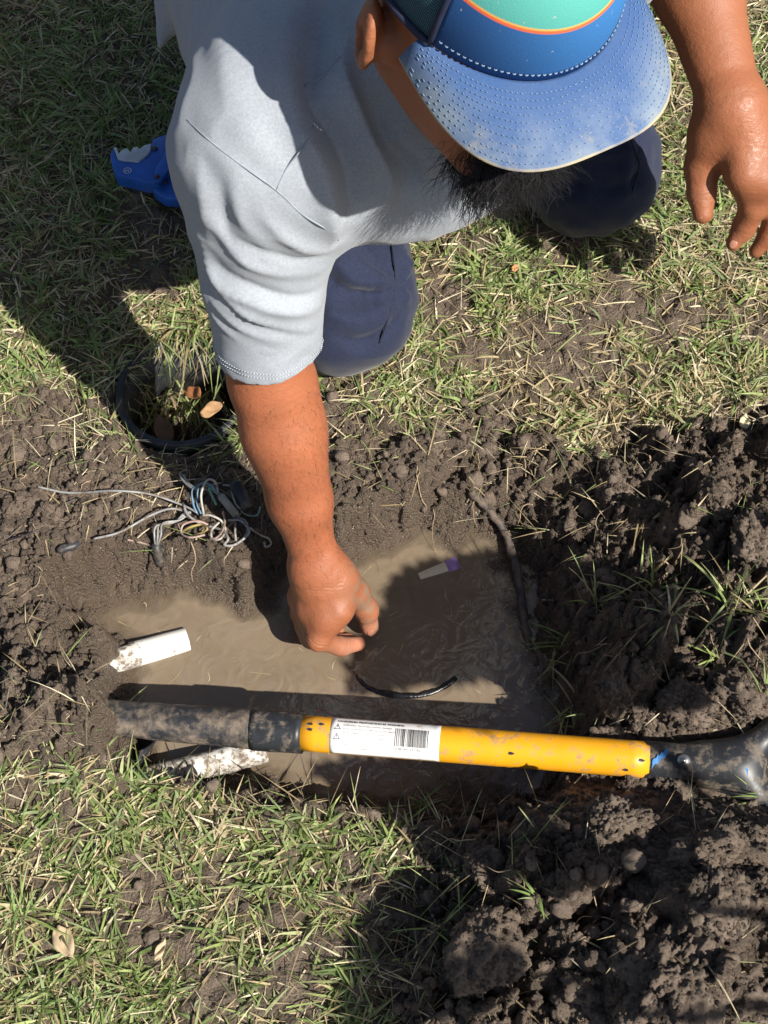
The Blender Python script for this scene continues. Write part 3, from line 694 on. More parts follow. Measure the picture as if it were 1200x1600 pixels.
man = root('person', ((KR+KL)/2*np.array([1, 1, 0])), 'person in grey t-shirt and blue cap kneeling and reaching into the muddy hole', 'person')
bV, bF = join([skin_block(a_lo, a_hi, .0016, right_arm, 1), skin_block(l_lo, l_hi, .0023, left_arm, 1), skin_block(h_lo, h_hi, .0028, head, 1),
               skin_block((-.42, .72, -.02), (.55, 1.98, .70), .011, trunk, 2)])
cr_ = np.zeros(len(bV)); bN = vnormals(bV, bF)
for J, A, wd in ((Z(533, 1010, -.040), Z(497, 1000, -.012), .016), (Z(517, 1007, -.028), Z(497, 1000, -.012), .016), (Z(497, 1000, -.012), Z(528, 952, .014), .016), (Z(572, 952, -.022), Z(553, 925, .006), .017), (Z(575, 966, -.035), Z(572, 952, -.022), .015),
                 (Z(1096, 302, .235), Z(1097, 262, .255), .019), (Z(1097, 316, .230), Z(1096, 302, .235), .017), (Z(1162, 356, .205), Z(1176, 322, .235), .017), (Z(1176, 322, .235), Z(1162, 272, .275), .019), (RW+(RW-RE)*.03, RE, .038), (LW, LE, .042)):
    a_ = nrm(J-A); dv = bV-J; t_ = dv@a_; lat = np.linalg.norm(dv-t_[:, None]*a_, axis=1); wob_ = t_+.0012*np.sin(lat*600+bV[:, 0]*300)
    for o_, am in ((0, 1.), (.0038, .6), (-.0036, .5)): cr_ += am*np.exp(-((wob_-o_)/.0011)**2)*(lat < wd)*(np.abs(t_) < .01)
bV = bV-bN*(np.clip(cr_, 0, 1.2)*.0009)[:, None]
wz = np.exp(-(np.linalg.norm(bV-Z(1158, 215, .31), axis=1)/.035)**2)+.6*np.exp(-(np.linalg.norm(bV-Z(530, 930, .02), axis=1)/.035)**2)+.5*np.exp(-(np.linalg.norm(bV-LW, axis=1)/.05)**2)
mz = .55*np.exp(-(np.linalg.norm(bV-Z(545, 895, .03), axis=1)/.022)**2)+.5*np.exp(-(np.linalg.norm(bV-Z(535, 1010, -.04), axis=1)/.02)**2)+np.exp(-(np.linalg.norm(bV-Z(562, 925, .005), axis=1)/.030)**2)+np.exp(-(np.linalg.norm(bV-Z(580, 980, -.045), axis=1)/.022)**2)+.8*np.exp(-(np.linalg.norm(bV-Z(480, 1000, -.03), axis=1)/.025)**2)
pz = np.exp(-(np.linalg.norm(bV-Z(550, 1006, -.048), axis=1)/.028)**2)+.6*np.exp(-(np.linalg.norm(bV-Z(578, 980, -.05), axis=1)/.016)**2)
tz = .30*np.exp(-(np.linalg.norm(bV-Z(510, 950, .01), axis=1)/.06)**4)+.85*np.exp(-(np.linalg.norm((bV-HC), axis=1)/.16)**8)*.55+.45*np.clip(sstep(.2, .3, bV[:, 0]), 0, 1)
body = obj('body', bV, bF, M['skin'], man, col={'wet': np.clip(wz, 0, 1), 'muddy': np.clip(mz, 0, 1), 'pink': np.clip(pz, 0, 1), 'tan': np.clip(tz+.35*np.clip(cr_, 0, 1), 0, 1)})  # tan also carries shade painted into the joint creases

# ------------------------------------------------------------------ clothing
def fabric(name, c, c2, scale=480, rough=.85, dusty=None):
    t = NT(name); n = t.ramp(t.noise(scale, 4, .7), [(.3, 0.), (.7, 1.)]); n2 = t.noise(14, 4)
    col = t.mix(n, c, c2); col = t.mix(t.ramp(n2, [(.35, 0.), (.75, .25)]), col, tuple(x*.8 for x in c))
    if dusty: f = t.math('MULTIPLY', t.attr('dust'), t.ramp(t.noise(38, 6, .7), [(.38, 0.), (.62, 1.)])); col = t.mix(f, col, dusty)
    b = t.bump(t.noise(1200, 2), .3, .0004); b = t.bump(t.noise(60, 3), .12, .002, b)
    return t.fin(Base_Color=col, Roughness=rough, Specular_IOR_Level=.2, Sheen_Weight=.15, Normal=b)
M['shirt'] = fabric('grey_heather_jersey', (.29, .318, .355), (.41, .44, .48)); M['pants'] = fabric('navy_cotton', (.012, .017, .040), (.026, .033, .066), dusty=(.16, .13, .095))
M['stitch'] = simple('pale_thread', (.47, .50, .54), .8); M['seam'] = simple('grey_seam', (.27, .30, .335), .85)
HEM = RS+(RE-RS)*.86
def shirt_sdf():
    lo, hi = (-.33, .70, .22), (.50, 1.62, .74); s = SDF(lo, hi, .0032); ad = nrm(RE-RS)
    s.cone(RS+(SM-RS)*.10, LS+(SM-LS)*.10, .084, .084, .06); s.cone(SM+np.array([0, .05, -.01]), .5*(HR+HL)+np.array([0, 0, .02]), .125, .14, .06)
    s.cone(RS+np.array([.045, .07, .0]), HR+np.array([-.045, 0, .03]), .098, .125, .06); s.cone(LS+np.array([-.05, .07, .0]), HL+np.array([0, 0, .03]), .100, .12, .06)
    s.ell(Z(640, 215, .46), np.eye(3), (.10, .09, .085), .07)                         # loose front sagging under the chest
    s.cone(SM+np.array([0, -.02, .02]), HC-.06*HUp-.04*HFw, .086, .062, .05)           # collar
    s.cone(RS, HEM+ad*.05, .069, .0475, .035); s.cone(LS, LE, .074, .062, .05)
    s.cone(Z(285, -30, .44), Z(250, 72, .40), .030, .007, .02)                          # shirt tail hanging out
    # sleeve end: cut and hollow
    hn = nrm(ad+.12*CR); s.plane(HEM, hn, HEM-.085, HEM+.12)
    s.cone(HEM-ad*.05, HEM+ad*.06, .0478, .0440, .003, op='s')
    hN = nrm(np.array([.12, -.30, .0])); B = .5*(HR+HL)+np.array([-.01, .03, 0])
    s.plane(B, -hN, (-.33, 1.25, .22), (.50, 1.62, .74))
    lh = LS+(LE-LS)*.8; s.plane(lh, nrm(LE-LS), lh-.09, lh+.12)
    return s
ss = shirt_sdf(); # collar opening round the neck
ss.cone(HC-.075*HUp-.045*HFw, HC+.03*HUp, .060, .078, .006, op='s')
sV, sF = ss.mesh(); sV = relax(sV, sF, 3, .5); sN = vnormals(sV, sF)
spx, spy, spd = proj(sV); front = (np.einsum('ij,ij->i', sN, CC-sV) > 0)
def on_shirt(x, y):
    d = np.hypot(spx-x, spy-y)+np.where(front, 0, 1e4); c = np.where(d < 9)[0]
    if len(c) == 0: return None
    return sV[c[np.argmin(spd[c])]]
def on_line(pts):
    P = [on_shirt(x, y) for x, y in pts]; P = [p for p in P if p is not None]; return spline(P, 6) if len(P) > 1 else None
FOLDS = [  # pixel course on the cloth, height of ridge, width
    ([(300, 360), (335, 440), (400, 480), (470, 492), (508, 480)], .0050, .007), ([(310, 400), (350, 470), (420, 515), (500, 515)], .0045, .006),
    ([(330, 350), (370, 405), (430, 430), (505, 425)], .0055, .008), ([(420, 350), (455, 380), (500, 395), (535, 385)], .0050, .007),
    ([(365, 380), (410, 400), (465, 412), (512, 405)], -.0050, .006), ([(340, 425), (400, 460), (470, 470), (508, 455)], -.0050, .006),
    ([(325, 470), (370, 520), (440, 545)], .0038, .005), ([(330, 445), (380, 505), (450, 530), (500, 530)], -.0035, .005),
    ([(310, 440), (330, 500), (360, 535)], .0035, .005), ([(360, 300), (372, 350), (400, 380)], .004, .008), ([(300, 250), (310, 320), (320, 380)], .004, .010),
    ([(335, 300), (345, 360), (365, 400)], -.004, .008),
    ([(500, 0), (490, 80), (500, 160), (540, 230), (560, 300), (552, 340)], -.018, .012), ([(540, 60), (545, 140), (575, 220), (600, 280), (600, 320)], .018, .013),
    ([(575, 160), (600, 220), (640, 270), (660, 300)], -.012, .010), ([(620, 210), (660, 250), (700, 270)], .005, .009), ([(470, 200), (500, 250), (520, 330), (525, 370)], .012, .012),
    ([(455, 0), (450, 100), (470, 190)], .006, .016), ([(350, 0), (345, 90), (370, 180)], .004, .02), ([(520, 380), (545, 340), (560, 330)], .006, .008)]
disp = np.zeros(len(sV))
for pts, A, wd in FOLDS:
    L = on_line(pts)
    if L is None: continue
    best = np.full(len(sV), 9.); tt = np.zeros(len(sV)); near = np.where(np.all((sV > L.min(0)-.06) & (sV < L.max(0)+.06), axis=1))[0]
    for k in range(len(L)):
        d = np.linalg.norm(sV[near]-L[k], axis=1); u = d < best[near]; best[near[u]] = d[u]; tt[near[u]] = k/(len(L)-1)
    disp += (1.05 if L[:, 1].mean() < .86 else 1.1)*A*np.exp(-(best/(wd*.85))**1.5)*np.sin(np.pi*np.clip(tt*.9+.05, 0, 1))**.6
disp += fbm3(sV*9., 3, 3)*.007-np.abs(fbm3(sV@np.array([[20., 6, 0], [0, 14, 8], [9, -8, 18]]), 13, 2))*.0075
sV2 = sV+sN*disp[:, None]; sV2 = relax(sV2, sF, 1, .4); sN = vnormals(sV2, sF)
sV = sV2; spx, spy, spd = proj(sV); front = (np.einsum('ij,ij->i', sN, CC-sV) > 0)
shirt = obj('t_shirt', sV, sF, M['shirt'], man)
def seam(pts, r, name, mt, lift=-.0002):
    L = on_line(pts)
    if L is not None: MB().tube(L+nrm(CC-L.mean(0))*lift, r*np.sin(np.linspace(.12, math.pi-.12, len(L)))**.4, 6).build(name, mt, shirt)
seam([(283, 186), (320, 220), (370, 262), (430, 305), (475, 340), (510, 365), (535, 382)], .0009, 'shoulder_seam', M['seam'])
seam([(436, 304), (455, 268), (480, 232), (498, 196)], .0008, 'yoke_seam', M['seam'], .0004); seam([(484, 135), (502, 110), (525, 85)], .0008, 'yoke_seam', M['seam'], .0004)
def hem_stitch(off):
    mb = MB(); ad = nrm(RE-RS); n1 = nrm(np.cross(ad, CR)); n2 = np.cross(ad, n1); C0 = HEM-ad*off
    P = sV; ax = (P-C0)@ad; m = np.abs(ax) < .002; Q = P[m]; rr = np.linalg.norm(Q-C0-((Q-C0)@ad)[:, None]*ad, axis=1); keep = (rr < .09); Q = Q[keep]; rr = rr[keep]
    an = np.arctan2((Q-C0)@n2, (Q-C0)@n1)
    for k in range(110):
        a = 2*math.pi*k/110; d = np.abs((an-a+np.pi) % (2*np.pi)-np.pi); i = np.where(d < .06)[0]
        if len(i) == 0: continue
        r = rr[i].max()+.0005; f = lambda b: C0+r*(math.cos(b)*n1+math.sin(b)*n2); mb.tube([f(a), f(a+.016), f(a+.034)], .00045, 4)
    return mb
for off in (.012, .017): tag(hem_stitch(off).build('hem_stitching', M['stitch'], shirt), kind='stuff')
# trousers
def pants_sdf(s):
    for K, Hh, A in ((KR, HR, AR), (KL, HL, AL)):
        kk = K+np.array([0, 0, .004]); s.cone(Hh, kk, .102, .072, .05); s.cone(kk, A, .070, .056, .04); s.ell(kk+np.array([.0, -.006, -.008]), np.eye(3), (.070, .068, .062), .03)
    s.cone(HR, HL, .12, .12, .06); s.cone(.5*(HR+HL)+np.array([.01, -.08, .04]), .5*(HR+HL), .12, .13, .05)
pV, pF = skin_block((-.40, .85, -.012), (.52, 1.85, .60), .0055, pants_sdf, 2); pN = vnormals(pV, pF)
pV = pV+pN*(fbm3(pV*np.array([14, 14, 9.]), 5, 3)*.012-np.abs(fbm3(pV@np.array([[14., 5, 0], [0, 9, 22], [10, -8, 16]]), 8, 2))*.010+.003)[:, None]
pN = vnormals(pV, pF); ppx, ppy, ppd = proj(pV); pfr = np.einsum('ij,ij->i', pN, CC-pV) > 0
def on_pants(x, y):
    d = np.hypot(ppx-x, ppy-y)+np.where(pfr, 0, 1e4); c = np.where(d < 12)[0]; return pV[c[np.argmin(ppd[c])]] if len(c) else None
pd_ = np.zeros(len(pV)); PSEAM = []
for pts, A, wd in (([(520, 420), (570, 440), (640, 420)], .006, .009), ([(515, 450), (575, 468), (648, 440)], -.007, .008), ([(520, 500), (570, 505), (640, 470)], .005, .009), ([(530, 540), (580, 540), (630, 510)], -.005, .008),
                   ([(560, 350), (590, 400), (630, 430)], -.006, .008), ([(600, 345), (625, 380), (645, 410)], .006, .008), ([(880, 215), (930, 225), (1000, 205)], -.006, .009), ([(890, 245), (950, 250), (1005, 235)], .005, .009), ([(900, 300), (950, 310), (1000, 290)], -.005, .008), ([(985, 200), (990, 250), (980, 310)], .004, .008)):
    L = [on_pants(x, y) for x, y in pts]; L = [p for p in L if p is not None]
    if len(L) < 2: continue
    L = spline(L, 8); b_ = np.min(np.linalg.norm(pV[:, None]-L[None, ::2], axis=2), axis=1) if len(pV)*len(L) < 4e6 else np.min(np.stack([np.linalg.norm(pV-l, axis=1) for l in L[::2]]), axis=0); pd_ += 1.7*A*np.exp(-(b_/wd)**1.6)
pV = pV+pN*pd_[:, None]
pV[:, 2] = np.maximum(pV[:, 2], -.004)
trs = obj('trousers', pV, pF, M['pants'], man, col={'dust': np.clip(1.-sstep(.010, .075, pV[:, 2]), 0, 1)})
ppx, ppy, ppd = proj(pV); pfr = np.einsum('ij,ij->i', vnormals(pV, pF), CC-pV) > 0; M['pseam'] = simple('navy_seam', (.010, .013, .03), .85)
for pts in ([(598, 345), (618, 385), (628, 440), (618, 500), (596, 545)], [(985, 190), (1000, 230), (1003, 270), (990, 315)]):
    L = [on_pants(x, y) for x, y in pts]; L = [p for p in L if p is not None]
    if len(L) > 1: MB().tube(spline(L, 8), .0011, 6).build('side_seam', M['pseam'], trs)
M['boot'] = simple('dark_leather', (.03, .026, .022), .6, .3, 80)
for A in (AR, AL):
    f = nrm(np.array([-.1, .95, 0])); s = SDF(A-.12, A+np.array([.12, .30, .12]), .004); s.cone(A+f*.01, A+f*.06, .048, .046, .02); s.cone(A+f*.05+np.array([0, 0, .01]), A+f*.14+np.array([0, 0, -.035]), .042, .034, .03)
    V, F = s.mesh(); obj('boot', relax(V, F, 2), F, M['boot'], man)

# ------------------------------------------------------------------ cap and beard
def capmat_front():
    t = NT('cap_front_print'); uvn = t.n('UVMap'); sp = t.n('SeparateXYZ'); t.t.links.new(uvn.outputs[0], sp.inputs[0]); u, v = sp.outputs[0], sp.outputs[1]
    line = t.math('ADD', .30, t.math('MULTIPLY', t.math('POWER', t.math('SUBTRACT', u, .42), 2.), .30)); d = t.math('SUBTRACT', v, line)
    blue = t.mix(t.ramp(u, [(.1, 0.), (.8, 1.)]), (.020, .085, .25), (.045, .20, .48)); c = t.mix(t.ramp(d, [(.0, 0.), (.006, 1.)]), blue, (.75, .14, .05))
    c = t.mix(t.ramp(d, [(.018, 0.), (.022, 1.)]), c, (.72, .40, .10)); c = t.mix(t.ramp(d, [(.028, 0.), (.032, 1.)]), c, (.09, .38, .33))
    c = t.mix(t.ramp(d, [(.35, 0.), (.6, 1.)]), c, (.11, .45, .40))
    sp2 = t.ramp(t.noise(260, 3), [(.70, 0.), (.74, .6)]); c = t.mix(sp2, c, (.55, .55, .5))
    return t.fin(Base_Color=c, Roughness=.7, Specular_IOR_Level=.3, Normal=t.bump(t.noise(900, 2), .4, .0005))
def capmat_brim():
    t = NT('cap_brim_cloth'); uvn = t.n('UVMap'); sp = t.n('SeparateXYZ'); t.t.links.new(uvn.outputs[0], sp.inputs[0]); v = sp.outputs[1]
    n = t.noise(22, 5, .6); n2 = t.noise(600, 3)
    c = t.mix(n2, (.026, .072, .20), (.055, .122, .285))
    w_ = t.math('MULTIPLY', t.ramp(v, [(.25, .10), (.8, .75), (1., 1.)]), t.ramp(n, [(.36, .12), (.66, 1.)])); c = t.mix(w_, c, (.25, .30, .34))
    dirt = t.math('MULTIPLY', t.ramp(v, [(.45, 0.), (.9, .9)]), t.ramp(t.noise(60, 8, .75), [(.54, 0.), (.72, .8)])); c = t.mix(dirt, c, (.34, .31, .23))
    e = t.math('MULTIPLY', t.ramp(v, [(.965, 0.), (.985, 1.)]), t.ramp(n, [(.35, .35), (.55, 1.)])); c = t.mix(e, c, (.50, .42, .27))
    return t.fin(Base_Color=c, Roughness=.75, Specular_IOR_Level=.3, Normal=t.bump(t.noise(900, 2), .4, .0005))
def capmat_mesh():
    t = NT('cap_mesh_net'); uvn = t.n('UVMap'); mp = t.n('Mapping'); t.t.links.new(uvn.outputs[0], mp.inputs[0]); mp.inputs['Scale'].default_value = (150, 60, 1)
    vo = t.n('TexVoronoi', Scale=1.0, Randomness=.0); t.t.links.new(mp.outputs[0], vo.inputs['Vector'])
    hole = t.ramp(vo.outputs['Distance'], [(.30, 0.), (.42, 1.)]); c = t.mix(hole, (.012, .016, .03), (.05, .14, .19))
    return t.fin(Base_Color=c, Roughness=.7, Specular_IOR_Level=.25, Normal=t.bump(hole, .5, .0008))
M['cap_front'] = capmat_front(); M['cap_brim'] = capmat_brim(); M['cap_mesh'] = capmat_mesh()
M['cap_band'] = simple('cap_navy_piping', (.015, .02, .05), .7); M['thread_blue'] = simple('pale_blue_thread', (.18, .26, .38), .8, .2)
cap = bpy.data.objects.new('cap', None); COL.objects.link(cap); cap.parent = man; ORG[cap.name] = ORG[man.name]; cap['label'] = 'blue trucker cap with a pale worn brim'
RIM_Z, CX, CY, CZ, CY0 = .045, .0835, .1035, .086, -.012
def crown_pt(a, ph, o=0.):
    """a: angle from the face, ph: 0 at the rim .. 1 at the top"""
    e = ph*math.pi/2; c = max(0, math.cos(e))**.72; s_ = math.sin(e)**.9
    fr = max(0, math.cos(a)); rim = RIM_Z-.020*(1-math.cos(a))/2
    return hl((CX+o)*math.sin(a)*c, CY0+(CY+o)*math.cos(a)*c*(1+.03*fr), rim+(CZ+o)*s_*(1+.06*fr))
def crown(name, a0, a1, m, na=40, nph=18, o=0., p1=1.):
    V = []; U = []
    for j in range(nph+1):
        for i in range(na+1): V.append(crown_pt(a0+(a1-a0)*i/na, p1*j/nph, o)); U.append((i/na, j/nph))
    F = [(j*(na+1)+i, j*(na+1)+i+1, (j+1)*(na+1)+i+1, (j+1)*(na+1)+i) for j in range(nph) for i in range(na)]
    ob = obj(name, V, F, m, cap, uv=U); md = ob.modifiers.new('s', 'SOLIDIFY'); md.thickness = .0018; md.offset = -1; return ob
AF = math.radians(62)
crown('front_panel', -AF, AF, M['cap_front']); crown('mesh_panel', AF, math.pi, M['cap_mesh']); crown('mesh_panel', -math.pi, -AF, M['cap_mesh'])
for a in (-AF, AF): MB().tube([crown_pt(a, p, .0012) for p in np.linspace(0, 1, 20)], .0022, 6).build('panel_piping', M['cap_band'], cap)
MB().tube([crown_pt(a, .0, .001) for a in np.linspace(AF, 2*math.pi-AF, 40)], .0032, 6).build('rim_band', M['cap_band'], cap)
b_ = SDF(crown_pt(0, 1)-.02, crown_pt(0, 1)+.02, .0015); b_.ell(crown_pt(0, 1), HM, (.008, .008, .004), 0); V, F = b_.mesh(); obj('top_button', V, F, M['cap_band'], cap)
def brim_pt(u, v, dz=0.):
    a = u*math.radians(66); ix, iy = CX*math.sin(a), CY0+CY*math.cos(a)*1.03; b = u*math.pi/2
    ox = .090*math.copysign(abs(math.sin(b))**(2/2.9), b); oy = CY0+.042+.120*max(0, math.cos(b))**(2/3.0)
    x = ix+(ox-ix)*v; y = iy+(oy-iy)*v
    return hl(x, y, RIM_Z-.012*(1-math.cos(a))-1.6*x*x*v+.004*math.sin(v*math.pi)-.008*v+dz)
NU, NV = 80, 28; us = np.linspace(-1, 1, NU+1)
V = [brim_pt(u, j/NV) for j in range(NV+1) for u in us]; U = [((u+1)/2, j/NV) for j in range(NV+1) for u in us]
F = [(j*(NU+1)+i, (j+1)*(NU+1)+i, (j+1)*(NU+1)+i+1, j*(NU+1)+i+1) for j in range(NV) for i in range(NU)]
br = obj('brim', V, F, M['cap_brim'], cap, uv=U); md = br.modifiers.new('s', 'SOLIDIFY'); md.thickness = .0032; md.offset = -1
def stitches():
    mb = MB()
    for row in np.arange(.16, .94, .085):
        n = 62
        for k in range(n):
            u = -.97+1.94*(k+.5*(int(row*100) % 2))/n; d = .35/n
            if random.random() < .12: continue
            mb.tube([brim_pt(u-d, row, .0005), brim_pt(u, row, .0007), brim_pt(u+d, row, .0004)], .00034, 4)
    return mb
tag(stitches().build('brim_stitching', M['thread_blue'], cap), kind='stuff')
mb = MB()
for k in range(46):
    u = -.95+1.9*k/45; mb.tube([crown_pt(u*AF, .045, .0004), crown_pt((u+.010)*AF, .045, .0010), crown_pt((u+.022)*AF, .045, .0004)], .0006, 4)
tag(mb.build('panel_stitching', M['thread_blue'], cap), kind='stuff')
# beard: strands rooted along the jaw and chin
def beard(n=6500):
    P = []; dirs = []
    for k in range(n):
        t = random.random(); s_ = random.choice((-1, 1)); u = random.random()
        if random.random() < .88: p = (random.uniform(-.034, .026), .078+random.uniform(-.024, .022), -.100+random.uniform(-.026, .034))
        else: p = (.020+.010*u, .062-.02*u+random.uniform(-.012, .012), -.110+random.uniform(-.010, .010))
        P.append(hl(*p)); o = HC-.02*HUp; d = nrm(hl(*p)-hl(0, .02, -.085)); dirs.append(d)
    P = np.array(P); Dv = np.array(dirs); n = len(P); seg = 7; L = RNG.uniform(.016, .050, n); V = np.zeros((n, seg+1, 2, 3)); C = P.copy(); g_ = np.array([0, 0, -1.]); d = Dv+RNG.normal(0, .28, (n, 3)); W = RNG.uniform(.00035, .0007, n)
    for k in range(seg+1):
        sd = np.cross(d, Tv); sd /= np.linalg.norm(sd, axis=1)[:, None]+1e-9; wd = W*(1-.8*k/seg)
        V[:, k, 0] = C-sd*wd[:, None]*.5; V[:, k, 1] = C+sd*wd[:, None]*.5
        d = d+g_*.22+RNG.normal(0, .30, (n, 3)); d /= np.linalg.norm(d, axis=1)[:, None]; C = C+d*(L/seg)[:, None]
    base = np.arange(n)[:, None]*(seg+1)*2; q = np.array([[2*k, 2*k+1, 2*k+3, 2*k+2] for k in range(seg)])
    return V.reshape(-1, 3), (base[:, None, :]+q[None]).reshape(-1, 4)
t = NT('black_hair'); M['hair'] = t.fin(Base_Color=(.007, .0065, .007), Roughness=.5, Specular_IOR_Level=.3)
V, F = beard(); tag(obj('beard', V, F, M['hair'], man), kind='stuff')
def arm_hair(a, b, n, r):
    d = b-a; idx = np.where((((bV-a)@d/(d@d)) > 0) & (((bV-a)@d/(d@d)) < 1) & (np.linalg.norm(bV-a-(((bV-a)@d)/(d@d))[:, None]*d, axis=1) < r))[0]
    N = vnormals(bV, bF); i = RNG.choice(idx, n); P = bV[i]; dr = N[i]*.35+nrm(d)*.8+RNG.normal(0, .35, (n, 3)); dr /= np.linalg.norm(dr, axis=1)[:, None]; seg = 2; V = np.zeros((n, 3, 2, 3)); L = RNG.uniform(.006, .012, n)
    for k in range(3):
        sd = np.cross(dr, nrm(CC-a)); sd /= np.linalg.norm(sd, axis=1)[:, None]+1e-9; wd = .00007*(1-.4*k); C = P+dr*(L*k/2)[:, None]-N[i]*(.0012*(k == 2)); V[:, k, 0] = C-sd*wd; V[:, k, 1] = C+sd*wd
    base = np.arange(n)[:, None]*6; q = np.array([[0, 1, 3, 2], [2, 3, 5, 4]]); return V.reshape(-1, 3), (base[:, None, :]+q[None]).reshape(-1, 4)
V, F = arm_hair(RE, RW, 1500, .06); tag(obj('arm_hair', V, F, M['hair'], man), kind='stuff')

# ------------------------------------------------------------------ shovel
M['yellow'] = simple('yellow_fibreglass', (.80, .36, .012), .38, .08, 30, dirt=(.36, .23, .11), dscale=60, dthr=(.53, .60), spec=.5)
M['black_mud'] = simple('black_plastic_caked_with_mud', (.022, .024, .028), .5, .3, 60, bump=.5, bscale=160, dirt=(.20, .155, .115), dscale=26, dthr=(.47, .60))
M['black_plastic'] = simple('black_plastic', (.022, .024, .028), .42, .3, 60, dirt=(.17, .135, .10), dscale=45, dthr=(.50, .60))
M['steel'] = simple('dull_steel', (.42, .41, .40), .35, .2, 80, metallic=.9)
M['label'] = simple('white_sticker', (.80, .79, .77), .5, .05, 30, dirt=(.36, .24, .15), dscale=70, dthr=(.60, .70))
M['ink'] = simple('black_ink', (.05, .05, .055), .6); M['ink_grey'] = simple('grey_ink', (.30, .30, .31), .6); M['blue_paint'] = simple('blue_paint_smear', (.07, .24, .55), .5, .3, 60)
SA = nrm(S1-S0); SLen = np.linalg.norm(S1-S0)
_t = np.linspace(-.6, 1.8, 600); _sx = proj(S0+np.outer(_t, S1-S0))[0]
def SH(x): return S0+(S1-S0)*np.interp(x, _sx, _t)
SN = nrm((CC-SH(700))-SA*((CC-SH(700))@SA)); SB = np.cross(SN, SA)       # towards the viewer, and up the picture
if SB[1] < 0: SB = -SB
sh = root('shovel', SH(600)*np.array([1, 1, 0])+np.array([0, 0, -.07]), 'shovel with yellow shaft and muddy black ends lying across the hole', 'shovel')
def stube(x0, x1, r0, r1, name, m, n=28, seg=14, wob=0.):
    mb = MB(); P = [SH(x0)+(SH(x1)-SH(x0))*k/seg for k in range(seg+1)]; mb.tube(P, np.linspace(r0, r1, seg+1), n)
    V = mb.V[0]
    if wob: V += fbm3(V*70, 3, 3)[:, None]*wob*SN+fbm3(V*60, 8, 3)[:, None]*wob*.6*SB
    return flat_shade(mb.build(name, m, sh), 50)
stube(470, 1014, .0182, .0180, 'shaft', M['yellow'], 40, 20)
stube(396, 474, .0218, .0210, 'collar', M['black_plastic'], 40, 10, .0008)
stube(165, 400, .0185, .0206, 'socket', M['black_mud'], 40, 30, .003)
# blade, buried in the mud at the left
def blade():
    V = []; nu, nv = 12, 14; b0 = SH(200)-np.array([-.01, 0, .03])
    ln = nrm(np.array([-1., -.25, -.85])); sd = nrm(np.cross(ln, [0, 0, 1])); up = np.cross(sd, ln)
    for j in range(nv+1):
        for i in range(nu+1):
            u = i/nu*2-1; v = j/nv; wd = .095*min(1, .25+v*3)*(1 if v < .6 else math.sqrt(max(0, 1-((v-.6)/.4)**2))); V.append(b0+ln*(.27*v)+sd*(wd*u)+up*(.028*u*u-.02))
    return V, [(j*(nu+1)+i, j*(nu+1)+i+1, (j+1)*(nu+1)+i+1, (j+1)*(nu+1)+i) for j in range(nv) for i in range(nu)]
V, F = blade(); o = obj('blade', V, F, M['black_mud'], sh); md = o.modifiers.new('s', 'SOLIDIFY'); md.thickness = .0025
# grip: yoke with two arms and a cross bar
gb, ge = SH(1010), SH(1150); gl = 1/np.linalg.norm(ge-gb)
s = SDF(np.minimum(gb, SH(1420))-.09, np.maximum(gb, SH(1420))+.09, .0025)
s.cone(gb, SH(1120), .0185, .0190, .0, flat=(SN, .95)); s.cone(SH(1110), SH(1160), .0190, .022, .02, flat=(SN, .8))
for sg in (1, -1):
    s.cone(SH(1150)+SB*sg*.008, SH(1215)+SB*sg*.042, .015, .0125, .018); s.cone(SH(1215)+SB*sg*.042, SH(1330)+SB*sg*.052, .0125, .0125, .01)
s.cone(SH(1330)+SB*.052, SH(1330)-SB*.052, .0145, .0145, .012); V, F = s.mesh(); obj('grip', relax(V, F, 2), F, M['black_plastic'], sh)
MB().tube([SH(1066)+SN*.0175+SB*.002, SH(1066)+SN*.0205+SB*.002], [.0065, .0058], 20).build('bolt', M['steel'], sh)
MB().tube([SH(1066)+SN*.0200+SB*.002, SH(1066)+SN*.0222+SB*.002], [.0030, .0022], 12).build('bolt', M['steel'], sh)
def wrapped(s_, t_, r): return SH(520)+SA*s_+r*(math.cos(t_/r)*SN+math.sin(t_/r)*SB)
LL = np.linalg.norm(SH(690)-SH(521))
V = []; ni, nj = 24, 20
for j in range(nj+1):
    for i in range(ni+1): V.append(wrapped(LL*i/ni, -.0235+.0475*j/nj, .01855))
lab = obj('warning_label', V, [(j*(ni+1)+i, j*(ni+1)+i+1, (j+1)*(ni+1)+i+1, (j+1)*(ni+1)+i) for j in range(nj) for i in range(ni)], M['label'], sh)
md = lab.modifiers.new('s', 'SOLIDIFY'); md.thickness = .0003; md.offset = -1
def text_on(txt, s_, t_, size, name, m, bold=False):
    cu = bpy.data.curves.new('txt', 'FONT'); cu.body = txt; cu.size = size; cu.offset = size*.03 if bold else 0; ob = bpy.data.objects.new('txt', cu); COL.objects.link(ob)
    bpy.context.view_layer.update(); me = bpy.data.meshes.new_from_object(ob.evaluated_get(bpy.context.evaluated_depsgraph_get()))
    V = [wrapped(s_+v.co.x, t_+v.co.y, .0188) for v in me.vertices]; F = [tuple(p.vertices) for p in me.polygons]; bpy.data.objects.remove(ob); bpy.data.curves.remove(cu)
    return obj(name, V, F, m, lab, smooth=False)
text_on('CALIFORNIA PROPOSITION 65 WARNING', .006, .0155, .0036, 'print_line', M['ink'], True)
for k, tx in enumerate(['WARNING: This product contains chemicals', 'known to the State of California to cause cancer', 'and birth defects or other reproductive harm.',
                        'ADVERTENCIA: Este producto contiene', 'quimicos conocidos por el Estado de', 'California como causantes de cancer', 'y defectos de nacimiento.']):
    text_on(tx, .0125, .0108-.0040*k, .0027, 'print_line', M['ink_grey'])
def sheet(pts, name, m, r=.0188):
    return obj(name, [wrapped(a, b, r) for a, b in pts], [tuple(range(len(pts)))], m, lab, smooth=False)
